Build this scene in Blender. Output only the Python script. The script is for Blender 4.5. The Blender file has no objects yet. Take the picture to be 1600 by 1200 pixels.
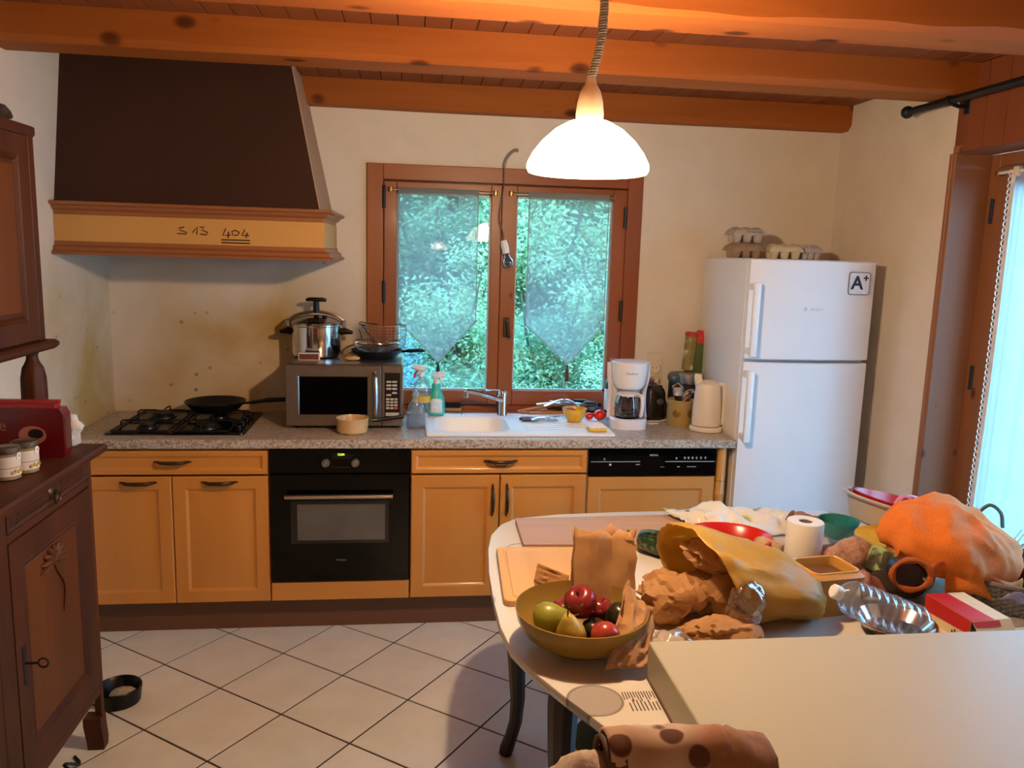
import bpy, bmesh, math, random
from mathutils import Vector, Matrix, Euler, noise

SC = bpy.context.scene
COL = SC.collection
random.seed(7)
R = math.radians
PI = math.pi


def lin(h, k=1.0):
    """#rrggbb (sRGB) -> linear rgba"""
    h = h.lstrip('#')
    o = []
    for i in (0, 2, 4):
        c = int(h[i:i + 2], 16) / 255
        o.append((c / 12.92 if c <= .04045 else ((c + .055) / 1.055) ** 2.4) * k)
    return (*o, 1.0)


# ---------------------------------------------------------------- camera
cam_d = bpy.data.cameras.new('camera')
cam = bpy.data.objects.new('camera', cam_d)
COL.objects.link(cam)
_yaw, _pitch, _roll = R(7.228), R(-9.24), R(1.671)
_f = Vector((math.sin(_yaw) * math.cos(_pitch), math.cos(_yaw) * math.cos(_pitch), math.sin(_pitch)))
_r = _f.cross(Vector((0, 0, 1))).normalized()
_u = _r.cross(_f)
_r2 = _r * math.cos(_roll) + _u * math.sin(_roll)
_u2 = _u * math.cos(_roll) - _r * math.sin(_roll)
cam.matrix_world = Matrix(((_r2.x, _u2.x, -_f.x, .6057), (_r2.y, _u2.y, -_f.y, -4.0673), (_r2.z, _u2.z, -_f.z, 1.7081), (0, 0, 0, 1)))
cam_d.sensor_width = 36
cam_d.lens = 1257.26 / 1600 * 36
cam_d.clip_start = .02
cam_d.clip_end = 200
SC.camera = cam

# ---------------------------------------------------------------- world (overcast dusk sky), exposure
W = bpy.data.worlds.new('sky')
SC.world = W
W.use_nodes = True
nt = W.node_tree
bg = nt.nodes['Background']
tc = nt.nodes.new('ShaderNodeTexCoord')
sp = nt.nodes.new('ShaderNodeSeparateXYZ')
rp = nt.nodes.new('ShaderNodeValToRGB')
nt.links.new(tc.outputs['Generated'], sp.inputs[0])
nt.links.new(sp.outputs['Z'], rp.inputs[0])
rp.color_ramp.elements[0].position = 0.0
rp.color_ramp.elements[0].color = (.37, .78, 1.22, 1)
rp.color_ramp.elements[1].position = .7
rp.color_ramp.elements[1].color = (.22, .58, 1.12, 1)
nt.links.new(rp.outputs[0], bg.inputs[0])
bg.inputs[1].default_value = 15.0

SC.view_settings.view_transform = 'Standard'
SC.view_settings.look = 'None'
SC.view_settings.gamma = 1
SC.view_settings.use_curve_mapping = False
SC.view_settings.exposure = 0.0
SC.cycles.max_bounces = 10
SC.cycles.transparent_max_bounces = 24
SC.cycles.sample_clamp_indirect = 6
SC.cycles.caustics_reflective = False
SC.cycles.caustics_refractive = False


# lamps: the room is lit by the glowing bulbs inside the opal pendant shades (built with the pendants)
BULB_E, SHADE_E, SHADE_CLEAR = 2750.0, 60.0, .78
BULB_C = (1.0, .67, .40, 1)

# ================================================================ mesh helpers


class B:
    """collects shapes into one bmesh"""

    def __init__(s, M=None):
        s.bm = bmesh.new()
        s.M = M or Matrix()
        s.mi = 0

    def v(s, co):
        return s.bm.verts.new(s.M @ Vector(co))

    def f(s, vs):
        try:
            fc = s.bm.faces.new(vs)
            fc.material_index = s.mi
            return fc
        except ValueError:
            return None

    def box(s, x0, x1, y0, y1, z0, z1, bv=0.0, seg=1):
        c = [s.v((x, y, z)) for z in (z0, z1) for y in (y0, y1) for x in (x0, x1)]
        fs = [s.f([c[i] for i in q]) for q in ((0, 2, 3, 1), (4, 5, 7, 6), (0, 1, 5, 4), (2, 6, 7, 3), (0, 4, 6, 2), (1, 3, 7, 5))]
        if bv > 0:
            es = list({e for f in fs for e in f.edges})
            r = bmesh.ops.bevel(s.bm, geom=es, offset=bv, segments=seg, affect='EDGES', profile=.5)
            for f in r['faces']:
                f.material_index = s.mi
        return s

    def loft(s, rings, c0=True, c1=True, close=True):
        vr = [[s.v(p) for p in r] for r in rings]
        n = len(vr[0])
        for a, b in zip(vr, vr[1:]):
            for i in range(n if close else n - 1):
                j = (i + 1) % n
                s.f((a[i], a[j], b[j], b[i]))
        if c0:
            s.f(vr[0][::-1])
        if c1:
            s.f(vr[-1])
        return s

    def lathe(s, prof, seg=24, c0=True, c1=True, ctr=(0, 0, 0), sx=1, sy=1):
        rings = [[(ctr[0] + max(r, 2e-4) * sx * math.cos(2 * PI * i / seg), ctr[1] + max(r, 2e-4) * sy * math.sin(2 * PI * i / seg), ctr[2] + z) for i in range(seg)] for r, z in prof]
        return s.loft(rings, c0, c1)

    def tube(s, pts, r, seg=8, cl=False, caps=True):
        P = [Vector(p) for p in pts]
        n = len(P)
        rr = r if isinstance(r, (list, tuple)) else [r] * n
        t0 = ((P[1] - P[0]) if not cl else (P[1] - P[-1])).normalized()
        a = t0.orthogonal().normalized()
        rings = []
        pt = t0
        for i in range(n):
            if cl:
                t = (P[(i + 1) % n] - P[i - 1])
            else:
                t = P[min(i + 1, n - 1)] - P[max(i - 1, 0)]
            t = t.normalized() if t.length > 1e-9 else pt
            a = (pt.rotation_difference(t) @ a)
            a = (a - t * a.dot(t)).normalized()
            b = t.cross(a)
            pt = t
            rings.append([P[i] + a * rr[i] * math.cos(2 * PI * k / seg) + b * rr[i] * math.sin(2 * PI * k / seg) for k in range(seg)])
        if cl:
            return s.loft(rings + [rings[0]], False, False)
        return s.loft(rings, caps, caps)

    def prism(s, poly, a, b, ax='z', bv=0):
        def P(p, h):
            return {'z': (p[0], p[1], h), 'y': (p[0], h, p[1]), 'x': (h, p[0], p[1])}[ax]
        return s.loft([[P(p, a) for p in poly], [P(p, b) for p in poly]])

    def ball(s, c, r, sub=2, fn=None):
        r = (r, r, r) if not isinstance(r, (tuple, list)) else r
        res = bmesh.ops.create_icosphere(s.bm, subdivisions=sub, radius=1)
        for v in res['verts']:
            q = v.co.copy()
            k = fn(q) if fn else 1
            v.co = s.M @ Vector((c[0] + q.x * r[0] * k, c[1] + q.y * r[1] * k, c[2] + q.z * r[2] * k))
        for v in res['verts']:
            for f in v.link_faces:
                f.material_index = s.mi
        return s

    def grid(s, nx, ny, fn):
        """surface fn(u,v) with u,v in 0..1"""
        g = [[s.v(fn(i / nx, j / ny)) for i in range(nx + 1)] for j in range(ny + 1)]
        for j in range(ny):
            for i in range(nx):
                s.f((g[j][i], g[j][i + 1], g[j + 1][i + 1], g[j + 1][i]))
        return s

    def crumple(s, amp, freq, seed=0, floor=None):
        s.bm.normal_update()
        o = Vector((seed * 3.1, seed * 1.7, seed * 5.3))
        ds = []
        for v in s.bm.verts:
            p = v.co * freq + o
            d = (.5 - abs(noise.noise(p))) + .5 * (.5 - abs(noise.noise(p * 2.1 + o))) + .35 * noise.noise(p * .5)
            ds.append(v.normal * (d - .3) * amp * 2)
        for v, d in zip(s.bm.verts, ds):
            v.co += d
            if floor is not None and v.co.z < floor:
                v.co.z = floor + (v.co.z - floor) * .02
        return s

    def done(s, name, mats, parent=None, loc=(0, 0, 0), rot=(0, 0, 0), ang=35, kind=None, solid=0, sub=0):
        bm = s.bm
        bmesh.ops.recalc_face_normals(bm, faces=bm.faces)
        me = bpy.data.meshes.new(name)
        bm.to_mesh(me)
        bm.free()
        if not isinstance(mats, (list, tuple)):
            mats = [mats]
        for m in mats:
            me.materials.append(m)
        o = bpy.data.objects.new(name, me)
        COL.objects.link(o)
        o.location = loc
        o.rotation_euler = rot
        if ang > 0:
            me.polygons.foreach_set('use_smooth', [True] * len(me.polygons))
            if ang < 180:
                me.set_sharp_from_angle(angle=R(ang))
        if parent is not None:
            o.parent = parent
        if kind:
            o['kind'] = kind
        if solid:
            m = o.modifiers.new('thickness', 'SOLIDIFY')
            m.thickness = solid
            m.offset = 0
        if sub:
            m = o.modifiers.new('smooth', 'SUBSURF')
            m.levels = m.render_levels = sub
        return o


def tag(o, label, cat, group=None, kind=None):
    o['label'] = label
    o['category'] = cat
    if group:
        o['group'] = group
    if kind:
        o['kind'] = kind
    return o


def T(name, label, cat, loc=(0, 0, 0), rz=0, group=None, rot=None):
    o = bpy.data.objects.new(name, None)
    o.empty_display_size = .05
    COL.objects.link(o)
    o.location = loc
    o.rotation_euler = rot or (0, 0, rz)
    return tag(o, label, cat, group)


def S(o):
    o['kind'] = 'structure'
    return o


def inst(src, parent, loc=None, rot=None, scale=None):
    o = src.copy()
    COL.objects.link(o)
    o.parent = parent
    if loc is not None:
        o.location = loc
    if rot is not None:
        o.rotation_euler = rot
    if scale is not None:
        o.scale = scale
    return o


def copy_tree(o, loc=None, rot=None, label=None, parent=None):
    c = o.copy()
    COL.objects.link(c)
    c.parent = parent
    if loc is not None:
        c.location = loc
    if rot is not None:
        c.rotation_euler = rot
    if label:
        c['label'] = label
    for ch in [x for x in bpy.data.objects if x.parent == o]:
        copy_tree(ch, parent=c)
    return c


def rrect(x0, x1, y0, y1, r, z, n=4):
    """rounded rectangle ring"""
    p = []
    for cx, cy, a0 in ((x1 - r, y1 - r, 0), (x0 + r, y1 - r, 90), (x0 + r, y0 + r, 180), (x1 - r, y0 + r, 270)):
        for k in range(n + 1):
            a = R(a0 + 90 * k / n)
            p.append((cx + r * math.cos(a), cy + r * math.sin(a), z))
    return p


def rect(x0, x1, y0, y1, z):
    return [(x0, y0, z), (x1, y0, z), (x1, y1, z), (x0, y1, z)]


def frect(x0, x1, z0, z1, y):
    return [(x0, y, z0), (x1, y, z0), (x1, y, z1), (x0, y, z1)]


def bez(P, n=8):
    """Catmull-Rom through points"""
    P = [Vector(p) for p in P]
    Q = [P[0] * 2 - P[1]] + P + [P[-1] * 2 - P[-2]]
    out = []
    for i in range(1, len(Q) - 2):
        for k in range(n):
            t = k / n
            a, b, c, d = Q[i - 1], Q[i], Q[i + 1], Q[i + 2]
            out.append(.5 * ((2 * b) + (c - a) * t + (2 * a - 5 * b + 4 * c - d) * t * t + (3 * b - a - 3 * c + d) * t ** 3))
    out.append(P[-1])
    return out


def text(name, body, size, mat, parent, loc, rot=(PI / 2, 0, 0), ext=.0003, align='CENTER', offset=0):
    cu = bpy.data.curves.new(name, 'FONT')
    cu.body = body
    cu.size = size
    cu.extrude = ext
    cu.align_x = align
    cu.align_y = 'CENTER'
    cu.materials.append(mat)
    cu.offset = offset
    cu.resolution_u = 3
    tmp = bpy.data.objects.new('text_curve', cu)
    me = bpy.data.meshes.new_from_object(tmp)
    bpy.data.objects.remove(tmp)
    o = bpy.data.objects.new(name, me)
    COL.objects.link(o)
    o.parent = parent
    o.location = loc
    o.rotation_euler = rot
    return o


# ================================================================ materials
class NT:
    def __init__(s, name):
        s.m = bpy.data.materials.new(name)
        s.m.use_nodes = True
        s.t = s.m.node_tree
        s.b = s.t.nodes['Principled BSDF']
        s.o = s.t.nodes['Material Output']

    def n(s, typ, **kw):
        x = s.t.nodes.new('ShaderNode' + typ)
        for k, v in kw.items():
            if k.startswith('i_'):
                key = k[2:]
                x.inputs[int(key) if key.isdigit() else key.replace('_', ' ')].default_value = v
            else:
                setattr(x, k, v)
        return x

    def l(s, a, b):
        s.t.links.new(a, b)

    def co(s, scale=(1, 1, 1), rnd=0.0, rot=(0, 0, 0)):
        tcn = s.n('TexCoord')
        mp = s.n('Mapping')
        mp.inputs['Scale'].default_value = scale
        mp.inputs['Rotation'].default_value = rot
        if rnd:
            oi = s.n('ObjectInfo')
            mu = s.n('Math', operation='MULTIPLY')
            mu.inputs[1].default_value = rnd
            s.l(oi.outputs['Random'], mu.inputs[0])
            ad = s.n('VectorMath', operation='ADD')
            s.l(tcn.outputs['Object'], ad.inputs[0])
            s.l(mu.outputs[0], ad.inputs[1])
            s.l(ad.outputs[0], mp.inputs['Vector'])
        else:
            s.l(tcn.outputs['Object'], mp.inputs['Vector'])
        return mp.outputs[0]

    def ramp(s, fac, stops, interp='LINEAR'):
        r = s.n('ValToRGB')
        cr = r.color_ramp
        cr.interpolation = interp
        while len(cr.elements) < len(stops):
            cr.elements.new(.5)
        for e, (p, c) in zip(cr.elements, stops):
            e.position = p
            e.color = c if isinstance(c, tuple) else lin(c)
        s.l(fac, r.inputs[0])
        return r.outputs[0]

    def mix(s, fac, a, b, mode='MIX'):
        m = s.n('Mix', data_type='RGBA', blend_type=mode)
        for v, i in ((fac, 0), (a, 6), (b, 7)):
            if hasattr(v, 'is_linked') or hasattr(v, 'links'):
                s.l(v, m.inputs[i])
            else:
                m.inputs[i].default_value = v
        return m.outputs[2]

    def bump(s, h, strength=.3, dist=.002):
        b = s.n('Bump')
        b.inputs['Strength'].default_value = strength
        b.inputs['Distance'].default_value = dist
        s.l(h, b.inputs['Height'])
        s.l(b.outputs[0], s.b.inputs['Normal'])

    def base(s, c):
        if isinstance(c, tuple):
            s.b.inputs['Base Color'].default_value = c
        else:
            s.l(c, s.b.inputs['Base Color'])

    def set(s, rough=.5, metal=0, spec=None, coat=0, trans=0, ior=None, sheen=0):
        s.b.inputs['Roughness'].default_value = rough
        s.b.inputs['Metallic'].default_value = metal
        if spec is not None:
            s.b.inputs['Specular IOR Level'].default_value = spec
        if coat:
            s.b.inputs['Coat Weight'].default_value = coat
            s.b.inputs['Coat Roughness'].default_value = .12
        if trans:
            s.b.inputs['Transmission Weight'].default_value = trans
        if ior:
            s.b.inputs['IOR'].default_value = ior
        if sheen:
            s.b.inputs['Sheen Weight'].default_value = sheen
        return s.m


_pc = {}


def plain(h, rough=.5, metal=0, var=.12, sc=30, bmp=0, spec=None, coat=0, k=1.0):
    """one colour with faint procedural variation"""
    key = (h, rough, metal, var, sc, bmp, spec, coat, k)
    if key in _pc:
        return _pc[key]
    n = NT('mat_' + h.strip('#'))
    nz = n.n('TexNoise', i_Scale=sc, i_Detail=3.0)
    n.l(n.co(), nz.inputs['Vector'])
    c = lin(h, k)
    a = tuple(x * (1 - var) for x in c[:3]) + (1,)
    b = tuple(min(1, x * (1 + var)) for x in c[:3]) + (1,)
    n.base(n.ramp(nz.outputs['Fac'], [(.3, a), (.7, b)]))
    if bmp:
        n.bump(nz.outputs['Fac'], bmp, .004)
    _pc[key] = n.set(rough, metal, spec, coat)
    return _pc[key]


def wood(name, c1, c2, ax='x', sc=1.0, rough=.45, knots=0.0, coat=0, rnd=3.0, contrast=1.0, knotc='#3a1808', pv=0.0, spec=None):
    n = NT(name)
    s = {'x': (1.2, 14, 14), 'y': (14, 1.2, 14), 'z': (14, 14, 1.2)}[ax]
    v = n.co(tuple(a * sc for a in s), rnd)
    nz = n.n('TexNoise', i_Scale=1.0, i_Detail=6.0, i_Roughness=.62, i_Distortion=.6)
    n.l(v, nz.inputs['Vector'])
    s2 = {'x': (.5, 3.2, 3.2), 'y': (3.2, .5, 3.2), 'z': (3.2, 3.2, .5)}[ax]
    v2 = n.co(tuple(a * sc for a in s2), rnd)
    wv = n.n('TexNoise', i_Scale=1.0, i_Detail=2.0, i_Distortion=1.2)
    n.l(v2, wv.inputs['Vector'])
    h = .5 * contrast
    c = n.ramp(nz.outputs['Fac'], [(.5 - .28 / contrast, c1), (.5 + .28 / contrast, c2)])
    c = n.mix(.5, c, n.ramp(wv.outputs['Fac'], [(.35, c1), (.65, c2)]))
    if knots:
        s3 = {'x': (4.2, 7, 7), 'y': (7, 4.2, 7), 'z': (7, 7, 4.2)}[ax]
        v3 = n.co(tuple(a for a in s3), rnd)
        vo = n.n('TexVoronoi', i_Scale=1.0)
        n.l(v3, vo.inputs['Vector'])
        k = n.ramp(vo.outputs['Distance'], [(0.0, (1, 1, 1, 1)), (knots * .6, (.75, .75, .75, 1)), (knots, (0, 0, 0, 1))])
        c = n.mix(k, c, lin(knotc))
    if pv:
        oi = n.n('ObjectInfo')
        c = n.mix(1.0, c, n.ramp(oi.outputs['Random'], [(0, (1 - pv, 1 - pv, 1 - pv, 1)), (1, (1, 1, 1, 1))]), 'MULTIPLY')
    n.base(c)
    n.bump(nz.outputs['Fac'], .18, .0015)
    return n.set(rough, spec=spec, coat=coat)


def paper(name, h1, h2, rough=.75, trl=.15):
    n = NT(name)
    nz = n.n('TexNoise', i_Scale=14.0, i_Detail=5.0, i_Roughness=.7)
    n.l(n.co(), nz.inputs['Vector'])
    c = n.ramp(nz.outputs['Fac'], [(.3, h1), (.7, h2)])
    n.base(c)
    n.bump(nz.outputs['Fac'], .25, .003)
    m = n.set(rough)
    if trl:
        tr = n.n('BsdfTranslucent')
        n.l(c, tr.inputs[0])
        mx = n.n('MixShader')
        mx.inputs[0].default_value = trl
        n.l(n.b.outputs[0], mx.inputs[1])
        n.l(tr.outputs[0], mx.inputs[2])
        n.l(mx.outputs[0], n.o.inputs[0])
    return m


def clear(name, tint, refl=.08, rough=.03, body=0.0, bodycol=None, bmp=0.0, edge=.6):
    """thin glass / clear plastic: transparent + gloss by angle, optional milky body"""
    n = NT(name)
    t = n.n('BsdfTransparent')
    t.inputs[0].default_value = lin(tint) if isinstance(tint, str) else tint
    g = n.n('BsdfGlossy')
    g.inputs['Roughness'].default_value = rough
    lw = n.n('LayerWeight')
    lw.inputs[0].default_value = .35
    mp = n.n('MapRange')
    mp.inputs['To Min'].default_value = refl
    mp.inputs['To Max'].default_value = min(1, refl + edge)
    n.l(lw.outputs['Facing'], mp.inputs['Value'])
    if bmp:
        nz = n.n('TexNoise', i_Scale=40.0)
        n.l(n.co(), nz.inputs['Vector'])
        bp = n.n('Bump')
        bp.inputs['Strength'].default_value = bmp
        bp.inputs['Distance'].default_value = .004
        n.l(nz.outputs['Fac'], bp.inputs['Height'])
        n.l(bp.outputs[0], g.inputs['Normal'])
    a = t.outputs[0]
    if body:
        d = n.n('BsdfDiffuse')
        d.inputs[0].default_value = lin(bodycol)
        tl = n.n('BsdfTranslucent')
        tl.inputs[0].default_value = lin(bodycol)
        m0 = n.n('MixShader')
        m0.inputs[0].default_value = .5
        n.l(d.outputs[0], m0.inputs[1])
        n.l(tl.outputs[0], m0.inputs[2])
        m1 = n.n('MixShader')
        m1.inputs[0].default_value = body
        n.l(a, m1.inputs[1])
        n.l(m0.outputs[0], m1.inputs[2])
        a = m1.outputs[0]
    m2 = n.n('MixShader')
    n.l(mp.outputs[0], m2.inputs[0])
    n.l(a, m2.inputs[1])
    n.l(g.outputs[0], m2.inputs[2])
    n.l(m2.outputs[0], n.o.inputs[0])
    return n.m


def glow(name, col, strength):
    n = NT(name)
    n.base(col)
    n.b.inputs['Emission Color'].default_value = col
    n.b.inputs['Emission Strength'].default_value = strength
    return n.set(.4)


def speckle(name, cols, sc, rough=.35):
    n = NT(name)
    v = n.co((1, 1, 1))
    vo = n.n('TexVoronoi', i_Scale=sc)
    n.l(v, vo.inputs['Vector'])
    sx = n.n('SeparateColor')
    n.l(vo.outputs['Color'], sx.inputs[0])
    c = n.ramp(sx.outputs[0], cols, 'CONSTANT')
    nz = n.n('TexNoise', i_Scale=sc * .25, i_Detail=4.0)
    n.l(v, nz.inputs['Vector'])
    c = n.mix(.45, c, n.ramp(nz.outputs['Fac'], [(.4, cols[0][1]), (.6, cols[-1][1])]))
    n.base(c)
    return n.set(rough)


M = {}
M['beech'] = wood('beech', '#c27c30', '#d08c3c', 'z', .8, .42, 0, .15)
M['beech_h'] = wood('beech_h', '#c27c30', '#d08c3c', 'x', .8, .42, 0, .15)
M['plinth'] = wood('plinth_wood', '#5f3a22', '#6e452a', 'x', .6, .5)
M['oldwood'] = wood('oldwood', '#34190b', '#562c15', 'z', 1.3, .55, 0, 0, 1.0, 1.3, spec=.25)
M['oldwood_h'] = wood('oldwood_h', '#34190b', '#562c15', 'y', 1.3, .55, 0, 0, 1.0, 1.3, spec=.25)
M['oldpanel'] = wood('oldpanel', '#4a2611', '#6e3b17', 'z', .9, .5, 0, 0, 1.0, 1.2, spec=.25)
M['winwood_v'] = wood('winwood_v', '#7d3d16', '#9c5522', 'z', .7, .4, .10, .2)
M['winwood_h'] = wood('winwood_h', '#7d3d16', '#9c5522', 'x', .7, .4, .08, .2)
M['doorwood'] = wood('doorwood', '#80502f', '#9a6540', 'z', .6, .5, .12)
M['beam'] = wood('beamwood', '#8c4a1c', '#a8622a', 'x', .6, .6, .20, contrast=1.3, spec=.15)
M['plank'] = wood('plankwood', '#7a4020', '#8e5026', 'y', .5, .5, .05, 0, 5, 1, '#3a1808', .15)
M['clad'] = wood('cladwood', '#743818', '#8a4a22', 'z', .5, .75, .10, 0, 5, 1.2, '#3a1808', .15)
M['hoodwood'] = wood('hoodwood', '#8a5430', '#a0673c', 'x', .6, .42)
M['dark'] = plain('#090808', .35, 0, .12, 30, 0, .3)
M['blackgloss'] = plain('#040404', .10, 0, .05, 10, 0, .2)
M['enamel'] = plain('#050505', .2, 0, .05, 10, 0, .3)
M['iron'] = plain('#0a0a0a', .5, 0, .2)
M['chrome'] = plain('#d8d8d8', .12, 1, .03)
M['steel'] = plain('#b9b4ac', .28, 1, .06, 60)
M['brass'] = plain('#a8854a', .3, 1, .1)
M['bronze'] = plain('#4a3826', .38, .8, .15)
M['white'] = plain('#e6e4e0', .35, 0, .03)
M['cream'] = plain('#e3ddd0', .4, 0, .04)
M['ceramic'] = plain('#ece8e0', .38, 0, .02, 8)
M['fridge'] = plain('#e4e4e4', .32, 0, .015, 6)
M['kraft'] = paper('kraft', '#b58550', '#cc9c66', .75, .3)
M['glass'] = clear('pane_glass', (.94, .98, .97, 1), .045, .0)
M['bottleclear'] = clear('clear_plastic', (.92, .93, .93, 1), .03, .10, .12, '#dcdedc', .5, .32)
M['wrap'] = clear('cling_wrap', (.92, .9, .88, 1), .06, .2, .2, '#d8c8b4', .8, .35)
M['print'] = plain('#c9c9c6', .5)
M['inkdark'] = plain('#15151c', .5)
# ================================================================ room shell
XL, XR, YF, ZC = -.83, 2.793, -7.0, 2.484


def plaster(name, stain=None):
    n = NT(name)
    v = n.co((1, 1, 1))
    nz = n.n('TexNoise', i_Scale=5.0, i_Detail=5.0, i_Roughness=.65)
    n.l(v, nz.inputs['Vector'])
    c = n.ramp(nz.outputs['Fac'], [(.3, '#d9d0c0'), (.7, '#e2dacb')])
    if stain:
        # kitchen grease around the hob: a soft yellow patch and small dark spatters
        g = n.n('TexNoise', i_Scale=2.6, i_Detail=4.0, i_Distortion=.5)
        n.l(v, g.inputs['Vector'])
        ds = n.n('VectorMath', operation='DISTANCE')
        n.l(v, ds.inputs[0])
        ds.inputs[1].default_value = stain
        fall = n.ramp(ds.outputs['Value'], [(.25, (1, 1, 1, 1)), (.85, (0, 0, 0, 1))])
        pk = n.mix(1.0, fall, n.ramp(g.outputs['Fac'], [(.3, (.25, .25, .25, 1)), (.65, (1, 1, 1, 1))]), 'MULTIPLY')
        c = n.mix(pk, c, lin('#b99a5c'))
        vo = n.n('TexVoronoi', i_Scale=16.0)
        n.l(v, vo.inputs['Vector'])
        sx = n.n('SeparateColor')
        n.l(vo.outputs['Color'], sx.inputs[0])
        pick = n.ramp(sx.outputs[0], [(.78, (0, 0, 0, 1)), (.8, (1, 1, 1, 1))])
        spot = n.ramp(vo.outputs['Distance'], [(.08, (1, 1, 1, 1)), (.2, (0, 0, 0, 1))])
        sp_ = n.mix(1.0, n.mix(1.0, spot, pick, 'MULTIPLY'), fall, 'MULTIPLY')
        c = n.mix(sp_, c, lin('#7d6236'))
    n.base(c)
    b = n.n('TexNoise', i_Scale=60.0, i_Detail=6.0)
    n.l(v, b.inputs['Vector'])
    n.bump(b.outputs['Fac'], .25, .002)
    return n.set(.85)


M['wall'] = plaster('wall_plaster')
M['wallb'] = plaster('wall_plaster_hob', (-.15, 0, 1.12))
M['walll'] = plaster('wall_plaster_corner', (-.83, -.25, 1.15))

# window opening
WX0, WX1, WZ0, WZ1 = .385, 1.757, .888, 2.118
b = B()
b.box(XL - .2, WX0 + .01, 0, .28, 0, 2.7)
b.box(WX1 - .01, XR + .26, 0, .28, 0, 2.7)
b.box(WX0 + .01, WX1 - .01, 0, .28, 0, WZ0 + .01)
b.box(WX0 + .01, WX1 - .01, 0, .28, WZ1 - .01, 2.7)
S(b.done('wall_back', M['wallb'], ang=0))
S(B().box(XL - .2, XL, YF - .2, 0, 0, 2.7).done('wall_left', M['walll'], ang=0))
DY0, DY1, DZ = -.93, -2.45, 2.157
b = B()
b.box(XR, XR + .26, DY0 + .001, 0, 0, 2.7)
b.box(XR, XR + .26, YF - .2, DY1, 0, 2.7)
b.box(XR + .005, XR + .26, DY1, DY0, DZ + .02, 2.7)
S(b.done('wall_right', M['wall'], ang=0))
S(B().box(XL - .2, XR + .26, YF - .2, YF, 0, 2.7).done('wall_front', M['clad'], ang=0))  # unseen end wall behind the camera, clad dark to cut bounced light

# ceiling: deck with individual boards under it
ceil = S(B().box(XL - .2, XR + .26, YF - .2, .28, ZC + .014, ZC + .2).done('ceiling', M['plank'], ang=0))
bw = .092
pm = None
x = XL
k = 0
while x < XR:
    w = min(bw, XR - x)
    if pm is None:
        pm = B().box(0, bw - .003, 0, 7, 0, .014, .002).done('plank', M['plank'], ceil, (x, YF, ZC), ang=0)
        o = pm
    elif w < bw - .001:
        o = B().box(0, w - .002, 0, 7, 0, .014, .002).done('plank', M['plank'], ceil, (x, YF, ZC), ang=0)
    else:
        o = inst(pm, ceil, (x, YF, ZC))
    x += bw

# beams with wavy (waney) lower edges


def beam(n, y0, y1, seed, zb=2.365, wav=.010):
    N = 60
    rings = []
    for i in range(N + 1):
        x = XL - .02 + (XR - XL + .04) * i / N
        wa = wav * (noise.noise(Vector((x * 1.7, seed, 0))) + .5 * noise.noise(Vector((x * 4.1, seed, 3)))) * 1.6
        wb = wav * .6 * noise.noise(Vector((x * 1.9, seed, 9)))
        ch = .020 + wa * 1.5
        rings.append([(x, y0, ZC + .002), (x, y0, zb + max(.003, ch * .9)), (x, y0 + max(.004, ch * .9), zb + wb * .4), (x, y1 - .004, zb + wb * .4), (x, y1, zb + .004), (x, y1, ZC + .002)])
    o = B().loft(rings).done('trim_%d' % n, M['beam'], ang=25)
    S(o)
    return o


beam(1, -.098, 0.0, 3)
beam(2, -1.045, -.865, 11)
beam(3, -1.80, -1.625, 23, wav=.014)
beam(4, -2.62, -2.45, 37)
beam(5, -3.4, -3.23, 41)
beam(6, -4.2, -4.03, 47)
beam(7, -5.0, -4.83, 53)
beam(8, -5.8, -5.63, 59)

# floor: grout bed + each tile its own mesh, laid on the skew
M['grout'] = plain('#3a2c22', .85)
tn = NT('floor_tile')
oi = tn.n('ObjectInfo')
nz = tn.n('TexNoise', i_Scale=7.0, i_Detail=5.0, i_Roughness=.6)
tn.l(tn.co((1, 1, 1), 9.0), nz.inputs['Vector'])
c = tn.ramp(nz.outputs['Fac'], [(.3, '#dcd9cc'), (.7, '#e8e6da')])
c = tn.mix(1.0, c, tn.ramp(oi.outputs['Random'], [(0, (.92, .92, .92, 1)), (1, (1, 1, 1, 1))]), 'MULTIPLY')
tn.base(c)
tn.bump(nz.outputs['Fac'], .12, .002)
M['tile'] = tn.set(.28)
floor = S(B().box(XL - .2, XR + .26, YF - .2, .28, -.06, -.003).done('floor', M['grout'], ang=0))
TU, TV, TO = Vector((.264, -.2005)), Vector((.2005, .264)), Vector((-.39, -.845))


def clip(poly, ax, val, keep_gt):
    out = []
    for i in range(len(poly)):
        p, q = poly[i], poly[(i + 1) % len(poly)]
        ip = (p[ax] >= val) == keep_gt
        iq = (q[ax] >= val) == keep_gt
        if ip:
            out.append(p)
        if ip != iq:
            t = (val - p[ax]) / (q[ax] - p[ax])
            out.append(p + (q - p) * t)
    return out


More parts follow.
